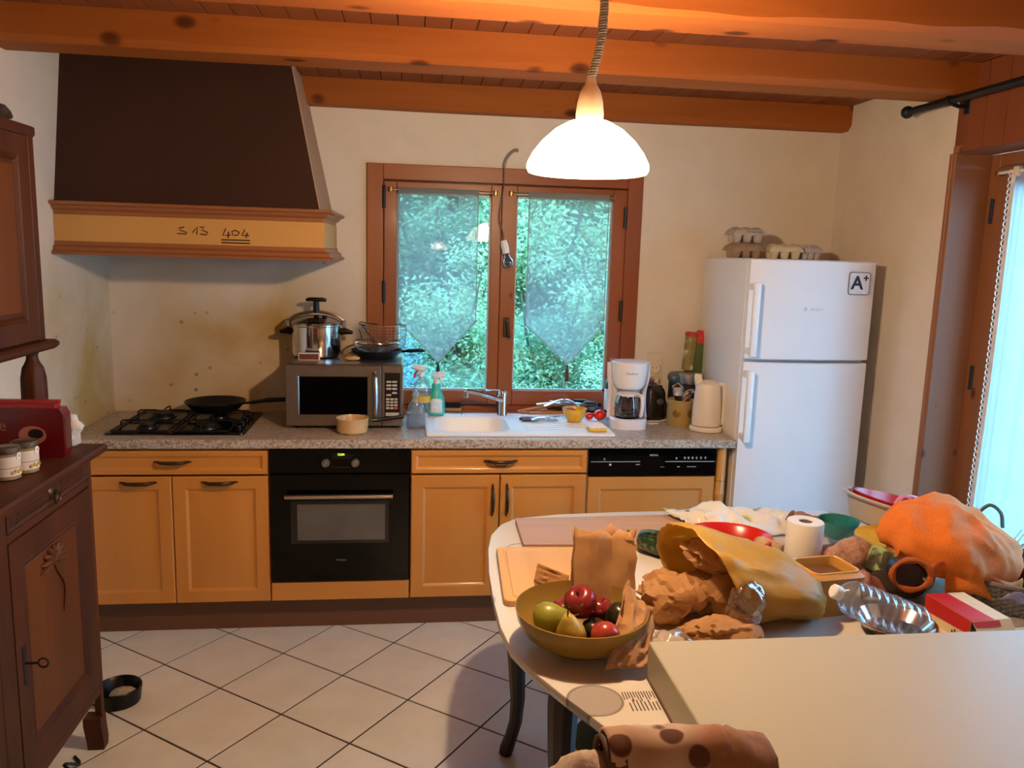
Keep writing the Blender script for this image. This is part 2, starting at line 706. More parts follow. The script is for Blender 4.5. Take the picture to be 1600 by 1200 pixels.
full = None
for i in range(-24, 25):
    for j in range(-24, 25):
        c0 = TO + TU * i + TV * j
        g = .004
        uu, vv = TU.normalized() * g, TV.normalized() * g
        P = [c0 + uu + vv, c0 + TU - uu + vv, c0 + TU + TV - uu - vv, c0 + TV + uu - vv]
        ctr = c0 + (TU + TV) / 2
        if not (XL - .3 < ctr.x < XR + .3 and -4.6 < ctr.y < .1):
            continue
        Q = P
        for a, vl, kg in ((0, XL, True), (0, XR, False), (1, -.02, False), (1, -4.6, True)):
            Q = clip(Q, a, vl, kg) if Q else Q
        if len(Q) < 3:
            continue
        if len(Q) == 4 and all((q - p).length < 1e-6 for p, q in zip(P, Q)):
            if full is None:
                full = B().loft([[(p.x - ctr.x, p.y - ctr.y, -.006) for p in P], [(p.x - ctr.x, p.y - ctr.y, -.001) for p in P], [((p.x - ctr.x) * .994, (p.y - ctr.y) * .994, 0) for p in P]]).done('tile', M['tile'], floor, (ctr.x, ctr.y, 0), ang=0)
            else:
                inst(full, floor, (ctr.x, ctr.y, 0))
        else:
            B().prism([(p.x - ctr.x, p.y - ctr.y) for p in Q], -.006, 0).done('tile', M['tile'], floor, (ctr.x, ctr.y, 0), ang=0)

# ---------------------------------------------------------------- window_1
win = bpy.data.objects.new('window_1', None)
COL.objects.link(win)
S(win)
b = B()
# casing boards, mitred by overlap
b.box(WX0, WX0 + .078, -.022, .10, WZ0, WZ1, .003)
b.box(WX1 - .078, WX1, -.022, .10, WZ0, WZ1, .003)
b.done('casing', M['winwood_v'], win)
b = B()
b.box(WX0 + .078, WX1 - .078, -.020, .10, WZ1 - .075, WZ1, .003)
b.box(WX0 + .078, WX1 - .078, -.020, .10, WZ0, WZ0 + .043, .003)
b.done('casing', M['winwood_h'], win)
b = B()
b.box(WX0 + .02, WX0 + .095, .062, .10, WZ0 + .01, WZ1 - .01)
b.box(WX1 - .095, WX1 - .02, .062, .10, WZ0 + .01, WZ1 - .01)
b.box(WX0 + .095, WX1 - .095, .062, .10, WZ1 - .095, WZ1 - .01)
b.box(WX0 + .095, WX1 - .095, .062, .10, WZ0 + .01, WZ0 + .06)
b.box(1.02, 1.07, .062, .10, WZ0 + .06, WZ1 - .095)
b.done('rebate', M['winwood_v'], win, ang=0)
B().box(WX0 + .01, WX1 - .01, -.075, -.0205, WZ0 + .002, WZ0 + .022, .004).done('sill', M['winwood_h'], win)


def sash(x0, x1, z0, z1, g, tilt=(0, 0, 0)):
    gx0, gx1, gz0, gz1 = g
    f = B()
    f.box(x0, gx0, -.010, .06, z0, z1, .003)
    f.box(gx1, x1, -.010, .06, z0, z1, .003)
    so = f.done('sash', M['winwood_v'], win)
    f = B()
    f.box(gx0, gx1, -.009, .06, z0, gz0, .003)
    f.done('rail', M['winwood_h'], so)
    f = B()
    f.box(gx0, gx1, -.009, .06, gz1, z1, .003)
    f.done('rail', M['winwood_h'], so)
    f = B()
    for a in ((gx0, gx0 + .008, gz0, gz1), (gx1 - .008, gx1, gz0, gz1), (gx0, gx1, gz0, gz0 + .008), (gx0, gx1, gz1 - .008, gz1)):
        f.box(a[0], a[1], .015, .03, a[2], a[3])
    f.done('glazing_bead', plain('#b9c4c8', .4), so, ang=0)
    w, h = gx1 - gx0, gz1 - gz0
    f = B()
    f.box(-w / 2, w / 2, -.002, .002, -h / 2, h / 2)
    p = f.done('pane', M['glass'], so, ((gx0 + gx1) / 2, .035, (gz0 + gz1) / 2), tilt, ang=0)
    return so


sash(.466, 1.043, .932, 2.036, (.528, .992, 1.006, 1.986), (R(-1.5), 0, R(-1.9)))
sash(1.045, 1.680, .932, 2.036, (1.120, 1.610, 1.006, 1.986))
f = B()
f.box(1.066, 1.098, -.018, -.010, 1.285, 1.385, .003)
f.tube(bez([(1.082, -.015, 1.365), (1.082, -.05, 1.365), (1.085, -.052, 1.35), (1.092, -.052, 1.30), (1.095, -.05, 1.285)]), .009, 8)
f.done('handle', M['bronze'], win)
for (hx, hz) in ((.466, 1.96), (.466, 1.50), (1.672, 1.90), (1.672, 1.43)):
    f = B()
    f.tube([(hx, -.026, hz - .055), (hx, -.026, hz + .055)], .008, 8)
    f.box(hx - .009, hx + .009, -.022, -.010, hz - .05, hz + .05)
    f.done('hinge', M['iron'], win)

# ---------------------------------------------------------------- door_1 (glazed, right wall)
door = bpy.data.objects.new('door_1', None)
COL.objects.link(door)
S(door)
b = B()
b.box(XR - .012, XR + .15, DY0 - .022, DY0, 0, DZ, .002)
b.box(XR - .012, XR + .15, DY1, DY1 + .022, 0, DZ, .002)
b.done('jamb', M['doorwood'], door)
B().box(XR - .012, XR + .15, DY1, DY0, DZ - .0, DZ + .03, .002).done('lintel', M['doorwood'], door)
dx = XR + .15
b = B()
b.box(dx, dx + .06, DY0 - .07, DY0 - .001, .0, DZ, .002)
b.box(dx, dx + .06, DY1 + .001, DY1 + .07, .0, DZ, .002)
b.box(dx, dx + .06, DY1 + .07, DY0 - .07, DZ - .05, DZ, .002)
b.done('frame', M['doorwood'], door)
leaf = B()
for a, c_ in ((DY0 - .075, DY0 - .165), (-1.645, -1.735), (DY1 + .165, DY1 + .075), (-1.685, -1.755)):
    leaf.box(dx - .012, dx + .045, min(a, c_), max(a, c_), .02, DZ - .055, .003)
lf = leaf.done('leaf', M['doorwood'], door)
for (a, c_) in ((-1.645, DY0 - .165), (DY1 + .165, -1.755)):
    b = B()
    b.box(dx - .01, dx + .045, a, c_, .02, .16, .003)
    b.done('rail', M['doorwood'], lf)
    b = B()
    b.box(dx - .01, dx + .045, a, c_, DZ - .13, DZ - .055, .003)
    b.done('rail', M['doorwood'], lf)
b = B()
b.box(dx + .012, dx + .03, DY0 - .172, DY0 - .165, .16, DZ - .13)
b.done('glazing_bead', plain('#9aa6ae', .4), lf, ang=0)
for (a, c_) in ((-1.645, DY0 - .165), (DY1 + .165, -1.755)):
    B().box(dx + .018, dx + .024, a, c_, .16, DZ - .13).done('pane', M['glass'], lf, ang=0)
for hz in (1.93, 1.25, .35):
    B().tube([(dx - .016, DY0 - .072, hz - .05), (dx - .016, DY0 - .072, hz + .05)], .008, 8).done('hinge', M['iron'], door)

# boards above the door
clad = S(B().box(XR - .004, XR + .004, DY1 - .02, DY0 + .004, DZ + .004, ZC).done('trim_9', M['clad'], ang=0))
y = DY1 - .02
first = None
while y < DY0 - .001:
    if first is None:
        first = B().box(-.016, 0, 0, .1105, DZ + .0, ZC - .002, .0012).done('plank', M['clad'], clad, (XR - .004, y, 0), ang=0)
    elif y + .1137 <= DY0 + .01:
        inst(first, clad, (XR - .004, y, 0))
    y += .1137
# thin corner strip at the plaster edge beside the door
S(B().box(XR - .014, XR + .001, DY0 - .002, DY0 + .016, 0, DZ, .002).done('trim_10', M['doorwood'], ang=0))

# ---------------------------------------------------------------- outside: rising ground, bushes, trees, sky beyond
M['soil'] = plain('#6f7e5c', .9, 0, .3, 3, .5)
g = B()
g.grid(24, 24, lambda u, v: (-14 + u * 34, .6 + v * 22, -.4 + (max(0, v * 22 - 2.2)) * .42 + .25 * noise.noise(Vector((u * 9, v * 9, 0)))))
S(g.done('ground', M['soil'], ang=60))
g = B()
g.grid(8, 8, lambda u, v: (3.1 + u * 14, -14 + v * 14.6, -.15 + .04 * noise.noise(Vector((u * 9, v * 9, 2)))))
S(g.done('ground_side', plain('#b9beb8', .9, 0, .1, 5), ang=60))


def leafmat(name, h1, h2):
    n = NT(name)
    oi = n.n('ObjectInfo')
    nz = n.n('TexNoise', i_Scale=2.5, i_Detail=3.0)
    n.l(n.co((1, 1, 1), 5.0), nz.inputs['Vector'])
    c = n.ramp(nz.outputs['Fac'], [(.3, h1), (.7, h2)])
    n.base(c)
    m = n.set(.55)
    tr = n.n('BsdfTranslucent')
    n.l(c, tr.inputs[0])
    mx = n.n('MixShader')
    mx.inputs[0].default_value = .35
    n.l(n.b.outputs[0], mx.inputs[1])
    n.l(tr.outputs[0], mx.inputs[2])
    n.l(mx.outputs[0], n.o.inputs[0])
    return m


LM = [leafmat('leaf_pale', '#7d9a62', '#bccb96'), leafmat('leaf_mid', '#506c44', '#8ba672'), leafmat('leaf_blue', '#52746e', '#86aaa4')]


def foliage_mesh(n, rx, ry, rz, sz, seed, hollow=.55):
    rd = random.Random(seed)
    vs, fs = [], []
    cl = [(rd.gauss(0, .38) * rx, rd.gauss(0, .38) * ry, rd.gauss(0, .38) * rz) for _ in range(26)]
    for i in range(n):
        c = rd.choice(cl)
        p = Vector((c[0] + rd.gauss(0, .17) * rx, c[1] + rd.gauss(0, .17) * ry, c[2] + rd.gauss(0, .15) * rz))
        a = Vector((rd.uniform(-1, 1), rd.uniform(-1, 1), rd.uniform(-.6, .6))).normalized()
        t = a.orthogonal().normalized()
        t = Matrix.Rotation(rd.uniform(0, 6.3), 3, a) @ t
        s = sz * rd.uniform(.6, 1.3)
        k = len(vs)
        vs += [p - a * s, p + t * s * .45 + Vector((0, 0, s * .12)), p + a * s, p - t * s * .45 + Vector((0, 0, s * .12))]
        fs += [(k, k + 1, k + 2), (k, k + 2, k + 3)]
    me = bpy.data.meshes.new('foliage')
    me.from_pydata([tuple(v) for v in vs], [], fs)
    return me


FM = [foliage_mesh(9000, 1.0, .8, 1.0, .036, s) for s in (1, 2)] + [foliage_mesh(11000, 1.3, 1.0, 1.7, .034, 3)]


def plant(kind, x, y, z, sc, h, mi, fm, label, group):
    t = T(kind, label, 'bush' if kind == 'bush' else 'tree', (x, y, z), random.uniform(0, 6), group)
    me = FM[fm].copy()
    me.materials.clear()
    me.materials.append(LM[mi])
    f = bpy.data.objects.new('foliage', me)
    COL.objects.link(f)
    f.parent = t
    f.location = (0, 0, h)
    f.scale = (sc, sc, sc)
    f['kind'] = 'stuff'
    b = B()
    for k in range(4):
        a = k * 1.6 + random.random()
        b.tube(bez([(0, 0, -.3), (.06 * math.cos(a), .06 * math.sin(a), h * .4), (.3 * sc * math.cos(a), .3 * sc * math.sin(a), h), (.6 * sc * math.cos(a), .5 * sc * math.sin(a), h + .8 * sc)], 4), [.05 * sc * (1 - .07 * q) for q in range(13)], 6)
    b.done('trunk' if kind == 'tree' else 'stem', plain('#4a4438', .9), t)
    return t


def gz(y):
    return -.4 + max(0, y - .6 - 2.2) * .42


me = bpy.data.meshes.new('undergrowth')
rdu = random.Random(77)
vs, fs = [], []
for i in range(16000):
    x, y = rdu.uniform(-2.6, 5.2), 1.2 + 4.2 * rdu.random() ** .8
    z = -.4 + max(0, y - .6 - 2.2) * .42 + .25 * noise.noise(Vector(((x + 14) / 34 * 9, (y - .6) / 22 * 9, 0))) + abs(rdu.gauss(0, .10)) + .02
    a = Vector((rdu.uniform(-1, 1), rdu.uniform(-1, 1), rdu.uniform(-.2, .7))).normalized()
    t_ = Matrix.Rotation(rdu.uniform(0, 6.3), 3, a) @ a.orthogonal().normalized()
    s_ = rdu.uniform(.025, .055)
    p = Vector((x, y, z))
    k = len(vs)
    vs += [tuple(p - a * s_), tuple(p + t_ * s_ * .4), tuple(p + a * s_), tuple(p - t_ * s_ * .4)]
    fs += [(k, k + 1, k + 2), (k, k + 2, k + 3)]
me.from_pydata(vs, [], fs)
me.materials.append(leafmat('leaf_under', '#6f8a64', '#b9c9a2'))
o = bpy.data.objects.new('undergrowth', me)
COL.objects.link(o)
tag(o, 'low leafy undergrowth covering the bank outside the kitchen window', 'undergrowth', None, 'stuff')

LB = 'pale green leafy bush on the bank outside the kitchen window'
GB = 'bushes on the bank outside the kitchen window'
LT = 'tall leafy tree on the bank behind the bushes outside the kitchen window'
GT = 'trees on the bank outside the kitchen window'
rd = random.Random(5)
for i, (x, y, sc, mi) in enumerate([(-1.2, 4.6, .9, 1), (.2, 4.2, .75, 2), (1.1, 4.9, .8, 0), (2.0, 4.3, .8, 1), (3.0, 4.8, .9, 0), (4.0, 5.2, 1.0, 1), (-.6, 6.0, 1.1, 2), (.9, 6.4, 1.1, 1), (2.4, 6.2, 1.1, 0), (3.8, 6.8, 1.2, 2), (5.2, 6.5, 1.2, 1), (-.4, 3.4, .5, 0), (.7, 3.3, .5, 2), (1.5, 3.5, .55, 1), (2.3, 3.4, .5, 0), (3.1, 3.7, .6, 1), (-1.4, 3.8, .6, 2)]):
    mi = 2 if x < .3 else (1 if mi == 2 else mi)
    plant('bush', x, y, gz(y), sc, sc * .55, mi, i % 2, LB, GB)
for i, (x, y, sc, mi) in enumerate([(-2.6, 8.0, 1.4, 1), (-.6, 8.4, 1.4, 2), (1.2, 8.2, 1.4, 0), (3.0, 8.6, 1.5, 1), (4.9, 8.6, 1.5, 2), (.3, 9.9, 1.5, 1), (2.1, 10.0, 1.5, 2), (3.9, 10.2, 1.5, 2)]):
    plant('tree', x, y, gz(y), sc, 1.9 * (1 if y < 10 else 1.9), mi, 2, LT, GT)
# garden side: low block wall and a bush beyond the glazed door
t = T('garden_wall', 'low grey block wall outside the glazed door', 'wall', (5.4, -.6, -.15), 0)
bm0 = None
for r_ in range(4):
    for k in range(7):
        xx = k * .5 + (r_ % 2) * .25 - 1.5
        if bm0 is None:
            bm0 = B().box(-.242, .242, -.1, .1, 0, .19, .006).done('brick', plain('#9fb0b4', .9, 0, .15, 12, .4), t, (xx, 0, 0), ang=0)
        else:
            inst(bm0, t, (xx, 0, r_ * .2))
plant('bush', 7.4, 1.6, -.15, 1.0, .9, 2, 1, 'large bush beyond the low block wall outside the glazed door', None)
# ================================================================ pendant lamp
def pendant(loc, label, top, name='pendant_lamp'):
    t = T(name, label, 'lamp', loc)
    # opal glass: lets the bulb's light through and glows itself
    n = NT('opal_glass')
    n.base((.9, .8, .65, 1))
    n.b.inputs['Emission Color'].default_value = (1.0, .74, .50, 1)
    n.b.inputs['Emission Strength'].default_value = SHADE_E
    n.set(.3)
    tr = n.n('BsdfTransparent')
    mx = n.n('MixShader')
    mx.inputs[0].default_value = SHADE_CLEAR
    n.l(n.b.outputs[0], mx.inputs[1])
    n.l(tr.outputs[0], mx.inputs[2])
    n.l(mx.outputs[0], n.o.inputs[0])
    opal = n.m
    prof = [(r * .955, z) for r, z in [(.030, .108), (.05, .103), (.085, .085), (.118, .057), (.142, .028), (.155, .004), (.157, -.008), (.152, -.018), (.146, -.020)]]
    B().lathe(prof, 48, False, False).done('lamp_shade', opal, t, ang=60)
    B().lathe([(.033, .100), (.034, .12), (.031, .15), (.024, .175), (.014, .19), (.010, .205), (.006, .207)], 24, True, True).done('socket_cup', plain('#e3c99c', .4), t)
    B().lathe([(.012, .078), (.022, .058), (.026, .043), (.020, .024), (.006, .016), (.0, .015)][::-1], 16).done('bulb', glow('bulb_glow', BULB_C, BULB_E), t)
    # coiled cable
    L = top - .205
    n = 34 * 10
    pts = []
    for i in range(n + 1):
        f = i / n
        a = f * 34 * 2 * PI
        pts.append((.0085 * math.cos(a) + .020 * f + .012 * math.sin(f * 3), .0085 * math.sin(a), .205 + L * f))
    B().tube(pts, .0030, 5).done('coiled_cable', plain('#93866c', .6), t, ang=60)
    B().tube(bez([(0, 0, .20), (.008, 0, .205 + L * .3), (.02, 0, .205 + L)], 6), .002, 5).done('cord', plain('#80766a', .6), t)
    return t


P1 = pendant((1.03, -2.07, 1.925), 'white opal glass pendant lamp lit above the dining table', .415)
B().lathe([(.019, .395), (.022, .40), (.022, .43), (.014, .445), (.012, .556)], 16, True, True, (.02, 0, 0)).done('ceiling_cup', plain('#8d8474', .4), P1)
P2 = copy_tree(P1, (.52, -6.2, 2.065), label='white opal pendant lamp seen only as a reflection in the window')
P2.scale = (.75, .75, .75)

# ================================================================ range hood
t = T('range_hood', 'tall tapered brown range hood with wooden mouldings over the gas hob', 'hood', (0, 0, 0))
hb, ht = 1.858, ZC - .004
x0b, x0t, yb_, yt_ = .222, .092, -.55, -.408
b = B()
b.loft([[(XL, yb_, hb), (x0b - .004, yb_, hb), (x0b - .004, yb_ + .02, hb), (XL, yb_ + .02, hb)], [(XL, yt_, ht), (x0t - .004, yt_, ht), (x0t - .004, yt_ + .02, ht), (XL, yt_ + .02, ht)]])
b.done('front_panel', wood('hood_front', '#331809', '#3e1e0c', 'z', .5, .85, contrast=.7), t, ang=0)
b = B()
b.loft([[(x0b - .004, yb_, hb), (x0b, yb_ + .004, hb), (x0b, -.002, hb), (x0b - .02, -.002, hb), (x0b - .02, yb_ + .02, hb)], [(x0t - .004, yt_, ht), (x0t, yt_ + .004, ht), (x0t, -.002, ht), (x0t - .02, -.002, ht), (x0t - .02, yt_ + .02, ht)]])
b.done('side_panel', plain('#a98a6c', .8, 0, .06, 12), t, ang=0)


def molding(prof, name, mat, x1, y0):
    return B().loft([rect(XL + .001, x1 + o, y0 - o, -.001, z) for o, z in prof]).done(name, mat, t, ang=25)


molding([(.004, 1.810), (.012, 1.812), (.014, 1.826), (.030, 1.836), (.036, 1.846), (.052, 1.850), (.054, 1.862), (.0, 1.866)], 'cornice', M['hoodwood'], .222, -.55)
molding([(.012, 1.705), (.012, 1.811)], 'frieze_band', wood('hood_band', '#b98a46', '#cc9c56', 'x', .5, .5), .226, -.554)
molding([(.050, 1.652), (.054, 1.662), (.040, 1.668), (.036, 1.682), (.022, 1.690), (.020, 1.704), (.010, 1.708)], 'lower_molding', M['hoodwood'], .222, -.55)
ink = plain('#3a160c', .6)


def strokes(lst, r=.0026):
    b = B()
    for s_ in lst:
        b.tube([(x, -.5665, z) for x, z in s_], r, 5)
    return b


zz = 1.752
b = strokes([[(-.325, zz + .022), (-.345, zz + .018), (-.340, zz + .010), (-.315, zz + .0), (-.318, zz - .006), (-.353, zz - .004)],
             [(-.292, zz + .002), (-.272, zz + .026), (-.276, zz - .006)],
             [(-.262, zz + .024), (-.246, zz + .026), (-.254, zz + .012), (-.232, zz + .004), (-.238, zz - .006), (-.262, zz - .004)],
             [(-.160, zz + .022), (-.172, zz - .006), (-.140, zz - .004)], [(-.150, zz + .010), (-.152, zz - .016)],
             [(-.122, zz + .016), (-.136, zz + .010), (-.132, zz - .004), (-.114, zz - .004), (-.106, zz + .008), (-.122, zz + .016)],
             [(-.084, zz + .020), (-.096, zz - .004), (-.066, zz - .004)], [(-.074, zz + .008), (-.080, zz - .014)],
             [(-.178, zz - .024), (-.064, zz - .024)], [(-.178, zz - .036), (-.064, zz - .036)]])
b.done('handwriting', ink, t, ang=60)

# ================================================================ base units
FY = -.612     # plane of the doors and drawers
BZ, TZ = .158, .848


def panel(w, h, fw=.052, t=.02, raised=True):
    """raised-panel front, face on y=0, lower left corner at the origin"""
    def r(i, y):
        return frect(i, w - i, i, h - i, y)
    rings = [r(0, t), r(0, .004), r(.004, 0), r(fw, 0), r(fw + .004, .002), r(fw + .012, .009), r(fw + .018, .009)]
    if raised:
        m = min(.034, (h - 2 * fw - .036) * .3)
        rings += [r(fw + .018 + m, .002)]
    return B().loft(rings)


def pull(parent, x, y, z, vert=False, L=.13, mat=None):
    """bronze bow handle with leaf-shaped ends; projects toward -y"""
    b = B()
    ax = (lambda a, d: (x, y - d, z + a)) if vert else (lambda a, d: (x + a, y - d, z))
    b.tube([ax(a, d) for a, d in ((-L * .5, .004), (-L * .42, .014), (-L * .3, .028), (0, .031), (L * .3, .028), (L * .42, .014), (L * .5, .004))], [.004, .0075, .008, .009, .008, .0075, .004], 8)
    for s in (-1, 1):
        b.ball(ax(s * L * .5, .003), .007 if vert else (.010, .004, .006), 1)
        b.ball(ax(s * L * .57, .002), .004, 1)
    return b.done('handle', mat or M['bronze'], parent)


def carcass(t, x0, x1, name='carcass'):
    b = B()
    b.box(x0, x0 + .018, FY + .021, -.03, BZ - .002, .853)
    b.box(x1 - .018, x1, FY + .021, -.03, BZ - .002, .853)
    b.box(x0 + .018, x1 - .018, FY + .021, -.03, BZ - .002, BZ + .016)
    b.box(x0 + .018, x1 - .018, FY + .021, FY + .05, .835, .853)
    b.box(x0 + .018, x1 - .018, -.05, -.03, BZ + .016, .835)
    return b.done(name, M['beech'], t, ang=0)


def front(t, name, x0, z0, w, h, mat, fw=.052, raised=True):
    g = .0018
    o = panel(w - 2 * g, h - 2 * g, fw, .02, raised).done(name, mat, t, (x0 + g, FY, z0 + g), ang=20)
    return o


# left unit: one drawer over two doors
u = T('base_cabinet', 'beech base cabinet under the gas hob, one wide drawer over two doors', 'cabinet', (0, 0, 0))
carcass(u, -.80, -.002)
d = front(u, 'drawer', -.80, .735, .798, .108, M['beech_h'], .020, False)
pull(d, .405, 0, .058)
d = front(u, 'door', -.80, BZ, .398, .572, M['beech'])
pull(d, .262, 0, .545)
d = front(u, 'door', -.402, BZ, .400, .572, M['beech'])
pull(d, .195, 0, .545)
B().box(XL + .001, -.801, FY + .02, -.05, BZ, .852).done('filler_strip', M['beech'], u, ang=0)
# sink unit
u = T('base_cabinet', 'beech base cabinet under the sink, wide drawer over two doors with paired upright handles', 'cabinet', (0, 0, 0))
carcass(u, .607, 1.398)
d = front(u, 'drawer', .607, .735, .791, .108, M['beech_h'], .020, False)
pull(d, .395, 0, .058)
b = B()
b.tube([(.365, -.006, .048), (.375, -.012, .036), (.415, -.012, .036), (.425, -.006, .048)], .003, 6)
b.done('pull_loop', M['bronze'], d)
d = front(u, 'door', .607, BZ, .395, .572, M['beech'])
pull(d, .362, 0, .455, True)
d = front(u, 'door', 1.003, BZ, .395, .572, M['beech'])
pull(d, .030, 0, .455, True)

# oven with its own wooden strip beneath
u = T('oven', 'black glass built-in oven with steel bar handle and two round knobs', 'oven', (0, 0, 0))
b = B()
b.box(.006, .599, FY + .02, -.05, .250, .846)
b.done('housing', M['dark'], u, ang=0)
B().box(.004, .601, FY - .004, FY + .019, .742, .851, .002).done('control_panel', M['blackgloss'], u)
dr = B().box(.004, .601, FY - .006, FY + .019, .248, .738, .003).done('oven_door', M['blackgloss'], u)
win_m = plain('#57524a', .22, 0, .15, 6)
B().box(.118, .496, FY - .0075, FY - .006, .440, .606, .001).done('oven_window', win_m, dr)
b = B()
b.box(.090, .512, FY - .0068, FY - .006, .425, .62, .0003)
b.done('window_border', plain('#0d0c0b', .12), dr)
b = B()
b.tube([(.072, FY - .042, .648), (.530, FY - .042, .648)], .010, 12)
hnd = b.done('door_handle', M['steel'], dr)
b = B()
for xx in (.10, .502):
    b.tube([(xx, FY - .004, .648), (xx, FY - .042, .648)], .006, 8)
b.done('handle_post', M['dark'], dr)
for xx in (.242, .368):
    k = B().lathe([(.0185, 0), (.0185, .014), (.016, .018), (0, .018)], 20).done('knob', plain('#7d7a75', .35, .7), u, (xx, FY - .004, .790), (PI / 2, 0, 0))
    B().box(-.0022, .0022, -.015, .017, .016, .022, .001).done('pointer', M['chrome'], k, (0, 0, 0), (0, 0, R(-28)))
B().box(.268, .342, FY - .0046, FY - .004, .806, .832).done('display', plain('#020202', .05), u)
gl = glow('display_green', (.55, 1.0, .08, 1), 2.2)
text('clock_digits', '12:04', .014, gl, u, (.306, FY - .0052, .826))
b = B()
for i in range(3):
    b.box(.335, .365 - .006 * i, FY - .0046, FY - .004, .824 - i * .007, .8252 - i * .007)
b.box(.262, .35, FY - .0046, FY - .004, .769, .7702)
b.done('panel_marks', plain('#3c3a36', .5), u, ang=0)
text('logo', 'Whirlpool', .011, plain('#8a8780', .4), dr, (.305, FY - .0068, .348))
s = B().box(.003, .602, FY, FY + .02, BZ + .002, .243, .002).done('wood_strip', M['beech_h'], u)

# dishwasher
u = T('dishwasher', 'built-in dishwasher with black control panel and beech front', 'dishwasher', (0, 0, 0))
B().box(1.402, 2.0, FY + .021, -.05, BZ, .846).done('housing', plain('#9a9a98', .5), u, ang=0)
cp = B().box(1.403, 2.001, FY - .004, FY + .019, .722, .846, .002).done('control_panel', M['blackgloss'], u)
front(u, 'door_front', 1.402, BZ, .600, .560, M['beech'], .055)
pr = plain('#c8c8cc', .45)
b = B()
zq = .790
b.box(1.412, 1.640, FY - .0048, FY - .004, zq - .0012, zq + .0012)
b.box(1.758, 1.992, FY - .0048, FY - .004, zq - .0012, zq + .0012)
b.box(1.620, 1.640, FY - .0048, FY - .004, zq - .015, zq - .012)
b.box(1.735, 1.755, FY - .0048, FY - .004, zq - .026, zq - .0245)
b.box(1.815, 1.828, FY - .0048, FY - .004, zq - .026, zq - .0235)
b.box(1.862, 1.905, FY - .0048, FY - .004, zq - .026, zq - .0235)
for kx, kz in ((1.810, .016), (1.849, .018), (1.867, .018), (1.886, .018), (1.905, .018), (1.926, .018), (1.947, .018)):
    b.box(kx - .004, kx + .004, FY - .0048, FY - .004, zq + kz - .001, zq + kz + .003)
    b.box(kx - .003, kx + .003, FY - .0048, FY - .004, zq + kz - .006, zq + kz - .004)
b.box(1.497, 1.507, FY - .0048, FY - .004, zq - .018, zq - .010)
b.tube([(1.474 + .004 * math.cos(a * .6), FY - .0045, zq + .012 + .004 * math.sin(a * .6)) for a in range(11)], .0008, 4, False)
b.done('printed_symbols', pr, cp, ang=0)
text('logo', 'SIEMENS', .0105, pr, cp, (1.703, FY - .005, zq + .030))

# rounded end post and plinth
u = T('end_unit', 'narrow beech end unit with turned corner post beside the fridge', 'cabinet', (0, 0, 0))
B().box(2.005, 2.072, FY + .05, -.05, BZ, .852, .002).done('carcass', M['beech'], u)
B().lathe([(.026, 0), (.026, .46), (.028, .465), (.028, .475), (.026, .48), (.026, .69)], 20).done('post', M['beech'], u, (2.035, FY + .034, BZ + .002))
b = B()
b.lathe([(.0275, 0), (.0285, .003), (.0275, .006)], 20, False, False)
b.done('ring', M['brass'], u, (2.035, FY + .034, .69))
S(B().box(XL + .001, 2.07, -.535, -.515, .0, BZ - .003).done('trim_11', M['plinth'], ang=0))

# worktop with the sink cut-out
M['granite'] = speckle('worktop_granite', [(0, '#7d7264'), (.14, '#b3a898'), (.42, '#cdc4b6'), (.72, '#ddd5c8'), (.88, '#9a8674')], 130, .3)
b = B()
WY = -.628
pts_f = [(WY + .004, .854), (WY, .858), (WY, .884), (WY + .008, .892)]
SX0, SX1, SY0, SY1 = .70, 1.505, -.515, -.125


def slab(x0, x1, y0, y1, z0=.854, z1=.892):
    b.box(x0, x1, y0, y1, z0, z1)


b.prism([(WY + .008, .892), (WY, .885), (WY, .859), (WY + .004, .854), (SY0, .854), (SY0, .892)], XL + .001, 2.083, 'x')
slab(XL + .001, SX0, SY0, -.001)
slab(SX1, 2.083, SY0, -.001)
slab(SX0, SX1, SY1, -.001)
wt = b.done('worktop', M['granite'], ang=20)
tag(wt, 'speckled grey laminate worktop running along the back wall', 'worktop')

# ================================================================ sink + tap
t = T('sink', 'white ceramic sink with drainer set in the worktop below the window', 'sink', (0, 0, 0))
X0, X1, Y0, Y1 = .672, 1.535, -.558, -.085
bx0, bx1, by0, by1 = .725, 1.058, -.500, -.165
b = B()
n = 6
rings = [rrect(X0, X1, Y0, Y1, .012, .893, n), rrect(X0, X1, Y0, Y1, .012, .902, n), rrect(X0 + .006, X1 - .006, Y0 + .006, Y1 - .006, .012, .906, n)]
rings += [rrect(X0 + .018, X1 - .018, Y0 + .016, Y1 - .016, .02, .904, n)]
rings += [rrect(bx0 - .006, bx1 + .006, by0 - .006, by1 + .006, .075, .903, n), rrect(bx0, bx1, by0, by1, .07, .896, n), rrect(bx0 + .012, bx1 - .012, by0 + .012, by1 - .012, .065, .80, n), rrect(bx0 + .04, bx1 - .04, by0 + .04, by1 - .04, .05, .745, n)]
b.loft(rings, False, True)
b.done('basin', M['ceramic'], t, ang=40)
b = B()
for i in range(7):
    yy = -.46 + i * .045
    b.box(1.13, 1.49, yy - .004, yy + .004, .9025, .906, .002)
b.done('drainer_ribs', M['ceramic'], t)
B().lathe([(.026, 0), (.024, .003), (.0, .002)], 18, True, True).done('drain', M['steel'], t, (.89, -.33, .7455))
B().lathe([(.012, 0), (.012, .003), (.005, .005), (0, .005)], 14).done('overflow_knob', M['chrome'], t, (.865, -.128, .904))
t = T('kitchen_tap', 'chrome single lever mixer tap with long spout behind the sink', 'tap', (1.060, -.125, .904))
B().lathe([(.026, 0), (.026, .004), (.0225, .01), (.0225, .112), (.019, .120), (.0, .122)], 24).done('body', M['chrome'], t)
b = B()
b.tube(bez([(0, -.01, .078), (-.05, -.022, .092), (-.13, -.045, .118), (-.178, -.058, .130), (-.19, -.061, .129)], 5), [.014] * 15 + [.0135] * 6, 10)
